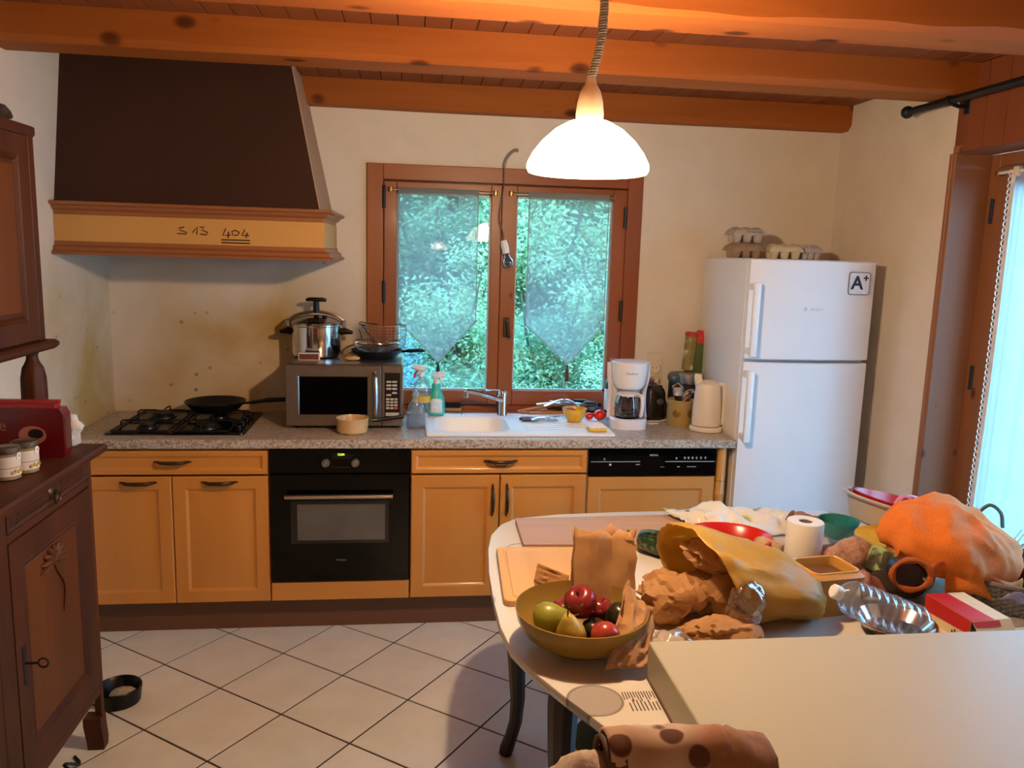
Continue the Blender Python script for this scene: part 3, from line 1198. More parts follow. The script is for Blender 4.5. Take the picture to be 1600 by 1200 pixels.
b.lathe([(.012, 0), (.0135, .002), (.0135, .03)], 14, True, True, (-.186, -.060, .100))
b.done('spout', M['chrome'], t)
b = B()
b.box(-.012, .012, -.012, .012, .118, .128, .003)
b.tube([(0, 0, .127), (-.05, -.006, .131), (-.088, -.010, .127)], [.008, .006, .005], 8)
b.done('lever', M['chrome'], t)

# ================================================================ gas hob
t = T('gas_hob', 'black enamel gas hob with four burners and wire pan supports', 'hob', (0, 0, 0))
hx0, hx1, hy0, hy1 = -.695, -.115, -.535, -.055
b = B()
b.loft([rrect(hx0, hx1, hy0, hy1, .015, .8925, 4), rrect(hx0 + .002, hx1 - .002, hy0 + .002, hy1 - .002, .015, .899, 4), rrect(hx0 + .018, hx1 - .018, hy0 + .018, hy1 - .018, .012, .901, 4), rrect(hx0 + .03, hx1 - .03, hy0 + .03, hy1 - .03, .012, .897, 4)])
b.done('hob_plate', M['enamel'], t)
for (x, y, r) in ((-.555, -.40, .034), (-.555, -.17, .048), (-.30, -.40, .048), (-.30, -.17, .034)):
    bb = B().lathe([(r + .012, 0), (r + .010, .006), (r, .007), (r, .014)], 22).done('burner', plain('#2a2826', .35, .6), t, (x, y, .8975))
    B().lathe([(r * .95, .014), (r * .98, .018), (r * .9, .023), (0, .025)], 22).done('burner_cap', M['iron'], bb)
for cx in (-.555, -.30):
    b = B()
    for cy in (-.40, -.17):
        for a in range(4):
            an = a * PI / 2
            dx_, dy_ = math.cos(an), math.sin(an)
            e = .112
            b.tube([(dx_ * .028, cy + dy_ * .028, .930), (dx_ * (e - .012), cy + dy_ * (e - .012), .930), (dx_ * e, cy + dy_ * e, .922), (dx_ * e, cy + dy_ * e, .902)], .0042, 6)
        b.tube([(-.115, cy - .112, .905), (.115, cy - .112, .905), (.115, cy + .112, .905), (-.115, cy + .112, .905)], .0042, 6, True)
    b.done('pan_support', M['iron'], t, (cx, 0, 0))
for i in range(4):
    B().lathe([(.017, 0), (.017, .004), (.013, .006), (.0125, .022), (0, .024)], 16).done('knob', M['dark'], t, (-.150, -.47 + i * .085, .8975))

# frying pan on the back right burner
t = T('frying_pan', 'black frying pan with long handle on the gas hob', 'pan', (-.312, -.185, .9345))
b = B()
b.lathe([(0, 0), (.095, 0), (.105, .004), (.132, .036), (.139, .044), (.137, .046), (.128, .038), (.100, .007), (0, .006)], 36, True, True)
b.done('pan_body', M['iron'], t)
b = B()
b.tube(bez([(.128, -.005, .034), (.17, -.010, .040), (.24, -.02, .052), (.32, -.03, .058), (.335, -.03, .057)], 4), [.006] * 4 + [.009] * 4 + [.0115] * 8 + [.008], 8)
b.done('handle', M['dark'], t)

# ================================================================ refrigerator
t = T('refrigerator', 'tall white fridge freezer with two doors at the right end of the worktop', 'refrigerator', (0, 0, 0))
fx0, fx1, fyf, fz = 2.093, 2.683, -.645, 1.716
B().box(fx0, fx1, -.585, -.045, .02, fz, .006).done('cabinet_body', M['fridge'], t)


def fdoor(z0, z1, name):
    # slightly bowed front
    b = B()
    N = 12
    rings = []
    w = fx1 - fx0
    for z, ins in ((z0, .004), (z0 + .004, 0), (z1 - .004, 0), (z1, .004)):
        r = []
        for i in range(N + 1):
            u = i / N
            bow = .016 * (1 - (2 * u - 1) ** 2)
            e = .010 if i in (0, N) else 0
            r.append((fx0 + w * u, fyf + .012 - bow + ins + e, z))
        r += [(fx1, -.590, z), (fx0, -.590, z)]
        rings.append(r)
    b.loft(rings)
    return b.done(name, M['fridge'], t, ang=30)


d1 = fdoor(1.268, fz - .002, 'freezer_door')
d2 = fdoor(.09, 1.254, 'fridge_door')
for d, z0, z1 in ((d1, 1.285, 1.612), (d2, .895, 1.222)):
    b = B()
    b.box(fx0 - .004, fx0 + .028, fyf - .048, fyf - .028, z0, z1, .006, 2)
    b.box(fx0 + .0, fx0 + .022, fyf - .032, fyf + .020, z0 + .005, z0 + .035, .004)
    b.box(fx0 + .0, fx0 + .022, fyf - .032, fyf + .020, z1 - .035, z1 - .005, .004)
    b.done('handle', M['white'], d)
B().box(fx0 + .01, fx1 - .01, -.60, -.56, .02, .088).done('kick_grille', plain('#bdbdbd', .5), t)
zb_ = 1.617
st = B().loft([[(x, -.6470, z) for x, _, z in [(p[0], 0, p[1]) for p in rrect(2.546, 2.647, 1.567, 1.668, .012, 0, 4)]], [(x, -.6478, z) for x, _, z in [(p[0], 0, p[1]) for p in rrect(2.546, 2.647, 1.567, 1.668, .012, 0, 4)]]]).done('sticker_border', M['inkdark'], d1, ang=0)
B().loft([[(p[0], -.6478, p[1]) for p in rrect(2.549, 2.644, 1.570, 1.665, .010, 0, 4)], [(p[0], -.6484, p[1]) for p in rrect(2.549, 2.644, 1.570, 1.665, .010, 0, 4)]]).done('sticker', plain('#dfe0e6', .4), d1, ang=0)
text('sticker_letter', 'A', .082, M['inkdark'], d1, (2.586, -.6490, 1.618), offset=.0022)
text('sticker_plus', '+', .046, M['inkdark'], d1, (2.626, -.6490, 1.640), offset=.0015)
lg = plain('#b3b9c2', .4)
text('logo', 'BOSCH', .018, lg, d1, (2.405, fyf - .0042, 1.497))
b = B()
b.lathe([(.0085, 0), (.0085, .0006), (.0068, .0006), (.0068, 0)], 20, False, False)
b.box(-.0025, .0025, -.006, .006, 0, .0006)
b.done('logo_emblem', lg, d1, (2.352, fyf - .0036, 1.497), (PI / 2, 0, 0))
# ================================================================ on the microwave and worktop
WT = .892
# microwave
t = T('microwave', 'brushed steel microwave oven with dark glass door on the worktop', 'microwave', (.305, -.20, WT))
w, dp, h = .262, .185, .298
B().box(-w, w, -dp, dp, .012, h, .006).done('housing', M['steel'], t)
b = B()
for x in (-.22, .22):
    for y in (-.15, .15):
        b.lathe([(.016, 0), (.016, .013)], 10, True, True, (x, y, 0))
b.done('feet', M['dark'], t)
stl = plain('#8d847a', .32, .9, .06, 40)
b = B()
b.loft([frect(-w, .165, .014, h - .002, -dp), frect(-w, .165, .014, h - .002, -dp - .018), frect(-w + .004, .161, .018, h - .006, -dp - .022), frect(-.205, .108, .062, .245, -dp - .022), frect(-.200, .103, .067, .240, -dp - .018)], True, False)
dr = b.done('door', stl, t, ang=20)
B().box(-.202, .105, -dp - .018, -dp - .016, .065, .242).done('door_glass', M['blackgloss'], dr, ang=0)
b = B()
b.tube(bez([(.134, -dp - .020, .035), (.138, -dp - .045, .06), (.141, -dp - .052, .15), (.138, -dp - .045, .24), (.134, -dp - .020, .262)], 5), [.006] + [.011] * 19 + [.006], 8)
b.done('door_handle', M['steel'], dr)
cp = B().box(.167, w, -dp - .020, -dp, .014, h - .002, .003).done('control_panel', stl, t)
B().box(.180, w - .012, -dp - .0212, -dp - .020, .055, .262, .0005).done('keypad', plain('#14110f', .3), cp)
btn = None
pale = plain('#b9b2a6', .5)
for (bx, bz) in [(.188 + .026 * i, .216 - .016 * j) for j in range(3) for i in range(2)]:
    if btn is None:
        btn = B().box(0, .022, -.0016, 0, 0, .009, .0006).done('key_button', pale, cp, (bx, -dp - .0212, bz), ang=0)
    else:
        inst(btn, cp, (bx, -dp - .0212, bz))
inst(btn, cp, (.188, -dp - .0212, .155))
inst(btn, cp, (.214, -dp - .0212, .165))
sb = None
for j in range(4):
    for i in range(3):
        if sb is None:
            sb = B().box(0, .015, -.0016, 0, 0, .009, .0006).done('key_button', pale, cp, (.187 + .0185 * i, -dp - .0212, .136 - .014 * j), ang=0)
        elif (i, j) == (2, 3):
            o = B().box(0, .015, -.0016, 0, 0, .010, .0006).done('key_button', plain('#d8434a', .5), cp, (.187 + .0185 * i, -dp - .0212, .136 - .014 * j), ang=0)
            o['label'] = 'red stop button'
        else:
            inst(sb, cp, (.187 + .0185 * i, -dp - .0212, .136 - .014 * j))
B().box(.185, .246, -dp - .0225, -dp - .0212, .062, .078, .001).done('open_button', pale, cp)
MT = WT + h

# pressure cooker
t = T('pressure_cooker', 'stainless steel pressure cooker with black clamp knob on top of the microwave', 'cooker', (.152, -.13, MT + .001))
b = B()
b.lathe([(0, 0), (.095, 0), (.112, .008), (.115, .02), (.116, .146), (.119, .150), (.119, .156), (.112, .157), (.110, .02), (0, .012)], 40)
b.done('pot', M['chrome'], t)
b = B()
b.lathe([(.121, .158), (.122, .164), (.112, .172), (.085, .188), (.045, .198), (.0, .200)], 40, True, True)
b.done('lid', plain('#a9a49c', .2, 1, .05), t)
b = B()
for s in (-1, 1):
    b.tube(bez([(s * .131, 0, .150), (s * .127, 0, .172), (s * .09, 0, .198), (s * .03, 0, .212), (0, 0, .214)], 4), .008, 8)
    b.box(s * .131 - .010, s * .131 + .010, -.02, .02, .140, .176, .005)
b.done('clamp_bar', M['steel'], t)
b = B()
b.lathe([(.016, .208), (.014, .26), (.014, .262)], 14)
b.tube([(-.048, 0, .268), (-.03, 0, .272), (.03, 0, .272), (.048, 0, .268)], [.007, .010, .010, .007], 10)
b.done('clamp_knob', M['dark'], t)
for s in (-1, 1):
    b = B()
    b.tube([(s * .112, 0, .118), (s * .135, 0, .122), (s * .172, 0, .116)], [.018, .016, .008], 8)
    b.done('side_handle', M['dark'], t)
b = B()
b.box(-.03, .03, -.118, -.104, .172, .19, .005)
b.lathe([(.012, .176), (.012, .196), (.008, .2)], 12, True, True, (.045, -.06, 0))
b.done('valve', M['dark'], t)
# match box
t = T('matchbox', 'brown and white kitchen matchbox standing in front of the pressure cooker', 'matchbox', (.135, -.275, MT + .001))
B().box(-.048, .048, -.016, .016, 0, .034, .001).done('sleeve', plain('#e0d6ce', .6), t)
B().box(-.044, .044, -.0166, -.016, .004, .030).done('striking_strip', plain('#6e3624', .8), t, ang=0)
# shiny metal piece on the left edge
b = B()
b.tube(bez([(.0, 0, .004), (.02, -.002, .006), (.035, -.004, .018), (.05, -.004, .018), (.062, -.006, .004)], 4), .0035, 6)
tag(b.done('bent_skewer', M['chrome'], None, (.062, -.28, MT + .001)), 'small bent metal rod lying at the left front corner of the microwave top', 'rod')
# bread crust
b = B()
b.ball((0, 0, .010), (.036, .020, .011), 3)
b.crumple(.003, 50, 3, 0)
tag(b.done('bread_piece', plain('#c9a266', .8, 0, .25, 60, .3), None, (.330, -.27, MT + .001), (0, 0, .15), ang=70), 'small tan piece of bread on the front edge of the microwave', 'bread')
# small black pan holding the sieve
t = T('frying_pan', 'small black frying pan on the microwave holding a round wire sieve', 'pan', (.440, -.16, MT + .001), 0)
B().lathe([(0, 0), (.085, 0), (.118, .030), (.123, .040), (.120, .041), (.112, .030), (.080, .006), (0, .005)], 32).done('pan_body', M['iron'], t)
b = B()
b.tube(bez([(.115, -.01, .032), (.15, -.015, .036), (.20, -.02, .040), (.23, -.02, .038)], 4), [.006] * 4 + [.010] * 7 + [.006, .006], 8)
b.done('handle', M['dark'], t)
# wire sieve
t = T('wire_sieve', 'shallow round wire mesh sieve with bright steel rim in the small black pan', 'sieve', (.440, -.17, MT + .022))
rim = [(.110 * math.cos(a * PI / 18), .110 * math.sin(a * PI / 18), .058) for a in range(36)]
B().tube(rim, .0045, 6, True).done('rim', M['chrome'], t)
b = B()
for i in range(24):
    a = i * PI / 24
    b.tube([(.108 * math.cos(a) * math.cos(q * PI / 10), .108 * math.sin(a) * math.cos(q * PI / 10), .058 - .052 * math.sin(q * PI / 10) ** .7) for q in range(11)], .0011, 3)
for k in range(1, 9):
    f = k / 9
    b.tube([(.108 * math.cos(f * PI / 2) * math.cos(a * PI / 12), .108 * math.cos(f * PI / 2) * math.sin(a * PI / 12), .058 - .052 * math.sin(f * PI / 2) ** .7) for a in range(24)], .0011, 3, True)
b.done('mesh', plain('#8b8782', .35, .9), t, kind='stuff')
# frying basket behind
t = T('frying_basket', 'round wire frying basket with folded handle behind the mesh sieve', 'basket', (.470, -.075, MT + .001), 0)
b = B()
for z, r, th in ((.150, .110, .0028), (.135, .110, .0012), (.120, .109, .0012), (.105, .109, .0012), (.09, .108, .0012), (.075, .107, .0012), (.06, .106, .0012), (.045, .105, .0012), (.02, .100, .0016)):
    b.tube([(r * math.cos(a * PI / 16), .7 * r * math.sin(a * PI / 16), z) for a in range(32)], th, 4, True)
for k in range(36):
    a = k * PI / 18
    b.tube([(.110 * math.cos(a), .077 * math.sin(a), .150), (.106 * math.cos(a), .074 * math.sin(a), .06), (.100 * math.cos(a), .070 * math.sin(a), .02), (.03 * math.cos(a), .02 * math.sin(a), .004)], .0010, 3)
b.done('wire_basket', plain('#a08a72', .35, .85), t, kind='stuff')
b = B()
b.tube([(-.09, -.05, .15), (-.118, -.03, .158), (-.118, .02, .162), (-.03, -.06, .158)], .0025, 6)
b.tube([(-.10, -.04, .15), (-.06, -.08, .10), (-.04, -.085, .07)], .0022, 6)
b.tube([(-.118, -.02, .13), (-.10, -.07, .08)], .0022, 6)
b.done('handle', M['iron'], t)

# cream saucepan in front
t = T('saucepan', 'small cream enamel saucepan with dark handle in front of the microwave', 'pan', (.345, -.475, WT + .001))
B().lathe([(0, 0), (.060, 0), (.068, .008), (.071, .06), (.073, .066), (.071, .068), (.068, .062), (.064, .012), (0, .006)], 32).done('pot', plain('#c9a978', .3, 0, .08, 14), t)
b = B()
b.tube(bez([(.070, .010, .054), (.11, .022, .052), (.17, .045, .056), (.225, .065, .060)], 4), [.005] * 3 + [.009] * 9 + [.010], 8)
b.done('handle', M['dark'], t)

# --- bottles
def spray(t, body, trigger, nozzle, prof, sx, sy, tip=-1):
    b = B()
    b.lathe(prof, 24, True, True, (0, 0, 0), sx, sy)
    b.done('bottle', body, t)
    hz = prof[-1][1]
    b = B()
    b.lathe([(.015, hz - .002), (.015, hz + .016), (.011, hz + .02)], 14)
    b.tube([(-.018 * tip, 0, hz + .040), (.0, 0, hz + .036), (.022 * tip, 0, hz + .042), (.045 * tip, 0, hz + .046)], [.012, .017, .015, .011], 10)
    b.done('spray_head', nozzle, t)
    b = B()
    b.tube(bez([(.016 * tip, 0, hz + .03), (.030 * tip, 0, hz + .012), (.036 * tip, 0, hz - .008)], 4), .0055, 6)
    b.done('trigger', trigger, t)


red = plain('#d2323c', .35)
t = T('spray_bottle', 'clear spray bottle with red trigger beside the microwave', 'bottle', (.655, -.17, WT))
spray(t, M['bottleclear'], red, M['white'], [(.044, 0), (.047, .006), (.047, .07), (.042, .10), (.046, .135), (.040, .17), (.022, .200), (.014, .212)], 1, .75, -1)
B().lathe([(.0475, .085), (.0445, .10), (.0475, .118)], 24, False, False, (0, 0, 0), 1, .76).done('label', plain('#c9a93a', .5), t)
t = T('spray_bottle', 'turquoise spray bottle with white head at the left end of the sink', 'bottle', (.728, -.135, .906))
spray(t, plain('#35b8a4', .3), M['white'], M['white'], [(.040, 0), (.043, .005), (.044, .05), (.040, .085), (.028, .112), (.022, .125), (.022, .150), (.015, .160)], 1, .62, 1)
b = B()
b.grid(8, 6, lambda u, v: (-.030 + .06 * u, -.029 - .0012 + .006 * abs(2 * u - 1) ** 2.2, .012 + .075 * v - .012 * (abs(2 * u - 1) ** 3) * (v > .7)))
b.done('label', plain('#d4dfe0', .5, 0, .12, 90), t, solid=.0006)
t = T('dish_soap_bottle', 'clear squeeze bottle of washing liquid in front of the spray bottle', 'bottle', (.628, -.375, WT))
B().lathe([(.040, 0), (.043, .005), (.043, .06), (.040, .09), (.030, .118), (.014, .134), (.013, .15)], 24, True, True, (0, 0, 0), 1, .7).done('bottle', M['bottleclear'], t)
B().lathe([(.0405, .004), (.0415, .072), (.0, .073)], 24, True, True, (0, 0, 0), 1, .7).done('liquid', clear('soap_liquid', '#dfe4ec', .04, .05, .15, '#dfe6ee'), t)
B().lathe([(.014, .148), (.0145, .163), (.009, .17), (.006, .182), (0, .183)], 14).done('cap', clear('soap_cap', '#eef2f4', .1, .1, .3, '#eef2f4'), t)

# --- on the sill behind the sink
t = T('scrubbing_brush', 'wooden scrubbing brush with dark bristles on the window sill', 'brush', (.805, -.055, WZ0 + .0225), 0, None, (0, 0, -.15))
B().box(-.055, .055, -.022, .022, 0, .018, .005, 2).done('brush_block', plain('#8f7447', .6), t)
b = B()
rd = random.Random(4)
for i in range(22):
    for j in range(6):
        x, y = -.050 + i * .0046, -.018 + j * .0072
        b.tube([(x, y, .017), (x + rd.uniform(-.003, .003), y + rd.uniform(-.003, .003), .042)], .0017, 3)
b.done('bristles', plain('#2b2119', .9), t, kind='stuff')
# utensils lying behind the sink: each one a thing
stl2 = M['steel']


def utensil(name, label, pts, r, mat, head=None, hm=None, cat='utensil'):
    t = T(name, label, cat, (0, 0, 0))
    B().tube(bez(pts, 4), r, 8).done('shank', mat, t)
    if head:
        head(t)
    return t


zs = WT + .013
utensil('wooden_spoon', 'pale wooden spoon with its handle pointing left behind the sink drainer', [(1.145, -.075, zs + .006), (1.23, -.06, zs + .020), (1.32, -.05, zs + .032)], .008, plain('#c08a55', .6), lambda t: B().ball((1.345, -.048, zs + .036), (.035, .02, .008), 2).done('bowl', plain('#c08a55', .6), t), cat='spoon')
utensil('wooden_spatula', 'flat wooden spatula lying low behind the cutlery', [(1.20, -.105, zs + .004), (1.30, -.095, zs + .004), (1.40, -.088, zs + .004)], .009, plain('#a8744a', .6), lambda t: B().box(1.39, 1.47, -.112, -.066, zs + .001, zs + .008, .003).done('blade', plain('#a8744a', .6), t), cat='spatula')
utensil('kitchen_knife', 'kitchen knife with pink handle lying along the window sill', [(1.22, -.045, WZ0 + .032), (1.30, -.048, WZ0 + .032)], .008, plain('#d7a596', .5), lambda t: B().box(1.30, 1.47, -.056, -.040, WZ0 + .030, WZ0 + .033).done('blade', M['chrome'], t), cat='knife')
utensil('steel_ladle', 'long steel ladle lying slanted on the heap behind the sink', [(1.24, -.080, zs + .044), (1.33, -.078, zs + .050), (1.43, -.076, zs + .040), (1.50, -.074, zs + .032)], .0065, stl2, lambda t: B().lathe([(0, 0), (.022, .004), (.034, .018), (.036, .024), (.034, .024), (.020, .007), (0, .003)], 20, True, True, (1.53, -.075, zs + .012)).done('bowl', stl2, t), cat='ladle')
utensil('kitchen_tongs', 'steel kitchen tongs bent over the heap of utensils by the window', [(1.28, -.095, zs + .040), (1.345, -.095, zs + .066), (1.40, -.094, zs + .070), (1.46, -.092, zs + .040)], .0055, M['chrome'], None, cat='tongs')
utensil('steel_skimmer', 'flat steel skimmer under the tongs behind the yellow bowl', [(1.31, -.062, zs + .058), (1.40, -.062, zs + .048), (1.46, -.062, zs + .042)], .005, stl2, lambda t: B().lathe([(0, 0), (.036, 0), (.038, .003), (0, .003)], 20, True, True, (1.495, -.058, zs + .036)).done('disc', stl2, t), cat='skimmer')
utensil('wooden_fork', 'wooden salad fork lying flat at the left of the utensil heap', [(1.16, -.098, zs + .004), (1.22, -.092, zs + .006), (1.30, -.08, zs + .012)], .007, plain('#9a6238', .6), lambda t: B().box(1.295, 1.345, -.095, -.062, zs + .008, zs + .014, .003).done('tines', plain('#9a6238', .6), t), cat='fork')
utensil('bread_knife', 'long bread knife with dark handle lying lengthwise on the heap', [(1.50, -.068, zs + .048), (1.58, -.066, zs + .044)], .009, M['dark'], lambda t: B().box(1.27, 1.50, -.080, -.056, zs + .048, zs + .051).done('blade', M['chrome'], t), cat='knife')
utensil('egg_whisk', 'steel whisk lying across the heap near the yellow bowl', [(1.36, -.10, zs + .058), (1.42, -.088, zs + .054), (1.47, -.08, zs + .048)], .006, stl2, lambda t: [B().tube(bez([(1.47, -.08, zs + .048), (1.50, -.08 + .018 * math.cos(k), zs + .048 + .016 * math.sin(k)), (1.54, -.075 + .018 * math.cos(k), zs + .046 + .016 * math.sin(k)), (1.565, -.07, zs + .044)], 4), .0014, 4).done('wire_loop', stl2, t) for k in (0, 1.05, 2.1, 3.15, 4.2, 5.25)], cat='whisk')
utensil('can_opener', 'dark can opener lying between heap and blue cloth', [(1.44, -.055, zs + .060), (1.50, -.054, zs + .058)], .010, M['dark'], lambda t: B().lathe([(.014, 0), (.014, .006), (0, .007)], 14, True, True, (1.515, -.054, zs + .055)).done('cutter', stl2, t), cat='opener')
b = B()
b.grid(14, 8, lambda u, v: (1.46 + .13 * u, -.105 + .055 * v, zs + .012 + .022 * abs(noise.noise(Vector((u * 4, v * 3, 1)))) + .014 * math.sin(u * 3)))
tag(b.done('dish_cloth', plain('#3b4f78', .9, 0, .3, 25, .3), None, solid=.003), 'crumpled blue dish cloth beside the wine bottle behind the yellow bowl', 'cloth')
# cutlery on the drainer
zd = .9065
for i, (x, y, a, kind) in enumerate([(1.19, -.255, .05, 'knife'), (1.20, -.285, .02, 'fork'), (1.235, -.29, .5, 'knife2'), (1.20, -.235, -.12, 'spoon')]):
    lab = {'knife': 'dark handled table knife at the back of the drainer', 'fork': 'black handled fork at the front of the cutlery on the drainer', 'knife2': 'steel knife lying crosswise over the cutlery on the drainer', 'spoon': 'spoon with pinkish handle behind the cutlery on the drainer'}[kind]
    t = T({'knife': 'table_knife', 'fork': 'table_fork', 'knife2': 'table_knife', 'spoon': 'table_spoon'}[kind], lab, {'knife': 'knife', 'fork': 'fork', 'knife2': 'knife', 'spoon': 'spoon'}[kind], (x, y, zd + (.012 if kind == 'knife2' else .004)), a)
    hm = {'knife': M['dark'], 'fork': plain('#191b2c', .4), 'knife2': M['chrome'], 'spoon': plain('#c49a8c', .5)}[kind]
    B().tube([(-.06, 0, .002), (-.02, 0, .003), (.02, 0, .003)], [.007, .008, .005], 8).done('handle', hm, t)
    if kind == 'fork':
        b = B()
        b.box(.018, .065, -.004, .004, .001, .004)
        for q in (-.009, -.003, .003, .009):
            b.box(.078, .115, q - .0015, q + .0015, .002, .004)
        b.box(.064, .08, -.011, .011, .001, .004)
        b.done('tines', M['chrome'], t)
    elif kind == 'spoon':
        B().ball((.075, 0, .003), (.028, .016, .004), 2).done('bowl', M['chrome'], t)
    else:
        B().prism([(.018, -.006), (.10, -.010), (.125, .004), (.10, .008), (.018, .006)], .002, .004).done('blade', M['chrome'], t)
# yellow bowl, tomatoes, sponge
t = T('bowl', 'small yellow plastic bowl standing on the sink drainer', 'bowl', (1.395, -.290, .9065))
B().lathe([(0, 0), (.030, 0), (.034, .004), (.050, .03), (.060, .062), (.061, .066), (.058, .066), (.046, .03), (.028, .007), (0, .006)], 32).done('bowl_body', plain('#dba52c', .3), t)
B().ball((-.02, 0, .056), (.028, .02, .012), 2).done('red_rag', plain('#a33848', .9), t)
tm = plain('#cc2418', .2, 0, .06, 10)


def tomato(x, y, z, r, lab):
    t = T('tomato', lab, 'tomato', (x, y, z), 0, 'tomatoes by the sink')
    B().ball((0, 0, r * .88), (r, r, r * .88), 3, lambda q: 1 + .03 * math.cos(5 * math.atan2(q.y, q.x)) * (1 - abs(q.z)) - .12 * max(0, q.z - .8)).done('fruit', tm, t, ang=180)
    b = B()
    for k in range(5):
        a = k * 1.257
        b.tube([(0, 0, r * 1.68), (r * .25 * math.cos(a), r * .25 * math.sin(a), r * 1.72)], [.002, .0006], 5)
    b.done('stem', plain('#46602c', .7), t)


tomato(1.478, -.252, .9065, .021, 'smaller red tomato next to the yellow bowl')
tomato(1.528, -.262, .9065, .031, 'larger red tomato next to the coffee maker')
t = T('sponge', 'yellow scouring sponge with white pad lying at the front corner of the drainer', 'sponge', (1.462, -.488, .9065), .12)
B().box(-.042, .042, -.028, .028, 0, .016, .003).done('foam', plain('#d9b23c', .9, 0, .12, 120, .5), t)
b = B()
b.loft([[(-.042, -.028, .0165), (.042, -.028, .0165), (.042, .028, .0165), (-.042, .028, .0165)], [(-.042, -.020, .020), (.034, -.022, .022), (.020, .026, .034), (-.03, .028, .030)]])
b.done('scouring_pad', plain('#e9e0da', .9, 0, .08, 80, .4), t)

# wine bottle
t = T('wine_bottle', 'dark green wine bottle with white label by the window', 'bottle', (1.628, -.085, WT))
gl = NT('bottle_green')
gl.base(lin('#0d2413'))
gl = gl.set(.06)
B().lathe([(.036, 0), (.037, .004), (.037, .165), (.034, .185), (.018, .222), (.0145, .235), (.0145, .285), (.016, .287), (.016, .298), (.013, .30)], 28).done('bottle', gl, t)
B().lathe([(.0374, .035), (.0374, .145)], 28, False, False).done('label', plain('#d3d1c6', .6, 0, .05), t)
B().lathe([(.0155, .25), (.0165, .287), (.0165, .302), (0, .303)], 18, False, True).done('foil_capsule', plain('#a06a58', .4), t)

# drip coffee maker
t = T('coffee_maker', 'white drip coffee maker with glass jug on the worktop right of the sink', 'coffee maker', (1.648, -.335, WT), R(-4))
pw = plain('#dcd8dc', .3, 0, .02)
b = B()
b.loft([rrect(-.088, .088, -.085, .09, .06, z, 5) for z in (0, .045)] + [rrect(-.082, .082, -.079, .084, .055, .05, 5)])
b.done('base', pw, t)
B().lathe([(.058, .050), (.060, .053), (0, .053)], 24, True, True, (-.005, -.015, 0)).done('hotplate', M['dark'], t)
b = B()
b.loft([rrect(-.090, .090, .035, .09, .025, z, 4) for z in (.045, .30)] + [rrect(-.082, .082, .042, .085, .02, .306, 4)])
b.done('water_tank', pw, t)
b = B()
b.loft([[(r * math.cos(2 * PI * i / 32), -.005 + r * .95 * math.sin(2 * PI * i / 32), z) for i in range(32)] for r, z in ((.045, .185), (.066, .195), (.078, .22), (.084, .26), (.088, .312), (.090, .318), (.086, .322), (.05, .326))])
b.done('filter_holder', plain('#e6e2dc', .3, 0, .02), t)
for s in (-1, 1):
    b = B()
    b.tube(bez([(s * .094, .03, .31), (s * .092, .02, .24), (s * .082, .03, .17), (s * .083, .03, .10), (s * .088, .02, .04)], 5), [.012] * 21, 8)
    b.done('side_frame', pw, t)
jg = clear('jug_glass', '#9a8e88', .10, .03)
b = B()
b.lathe([(.05, .054), (.062, .06), (.066, .09), (.062, .13), (.052, .160), (.050, .166)], 32, True, False, (-.005, -.02, 0))
b.done('jug', jg, t)
B().lathe([(.049, .055), (.059, .061), (.062, .078), (0, .079)], 28, True, True, (-.005, -.02, 0)).done('coffee', plain('#120a06', .1), t)
B().lathe([(.0525, .158), (.053, .170), (.03, .178), (0, .179)], 28, True, True, (-.005, -.02, 0)).done('jug_lid', pw, t)
b = B()
b.tube(bez([(.030, -.062, .166), (.045, -.092, .163), (.048, -.100, .13), (.046, -.098, .085), (.044, -.092, .07)], 5), [.009] * 21, 8)
b.done('jug_handle', pw, t)
text('logo', 'Moulinex', .015, plain('#8e8a92', .5), t, (-.006, -.0925, .272))
# wall socket and its cord
t = T('wall_socket', 'cream double wall socket with plugged-in adapter right of the window', 'socket', (1.872, 0, 1.115))
cr = plain('#ded2bc', .4, 0, .03)
B().box(-.042, .042, -.010, -.0005, -.10, .10, .003).done('plate', cr, t)
for z in (.022, -.042):
    s = B().lathe([(.030, 0), (.030, .012), (.026, .014), (.024, .004), (0, .004)], 24).done('outlet', cr, t, (0, -.010, z), (PI / 2, 0, 0))
    b = B()
    for dx_ in (-.0095, .0095):
        b.lathe([(.003, .0), (.003, .0046)], 8, True, True, (dx_, 0, 0))
    b.done('pin_hole', M['dark'], s)
b = B()
b.lathe([(.019, .004), (.019, .035), (.012, .045), (0, .046)], 16)
b.done('plug', cr, t, (0, -.010, -.042), (PI / 2, 0, 0))
b = B()
b.tube(bez([(1.872, -.058, 1.068), (1.895, -.10, 1.03), (1.912, -.15, .96), (1.905, -.20, .912), (1.86, -.225, .8970), (1.80, -.235, .8965), (1.77, -.24, .8965), (1.775, -.29, .8965), (1.82, -.285, .8965)], 6), .0035, 6)
tag(b.done('power_cord', cr, None), 'cream power cord hanging from the wall socket to the coffee maker', 'cord')
# dark toaster behind the coffee maker
t = T('toaster', 'black rounded toaster standing behind the coffee maker', 'toaster', (1.826, -.125, WT), R(14))
b = B()
b.loft([rrect(-.058 + i, .058 - i, -.068 + i, .068 - i, .035, z, 4) for z, i in ((.004, .008), (.012, .0), (.135, .0), (.160, .008), (.172, .024))])
b.done('body', plain('#241c1a', .25), t)
b = B()
for y in (-.028, .028):
    b.box(-.04, .04, y - .012, y + .012, .165, .1725)
b.done('bread_slot', M['dark'], t)
b = B()
b.lathe([(.016, 0), (.016, .012), (.010, .014), (0, .014)], 14)
b.done('dial', M['steel'], t, (.01, -.068, .095), (PI / 2, 0, 0))
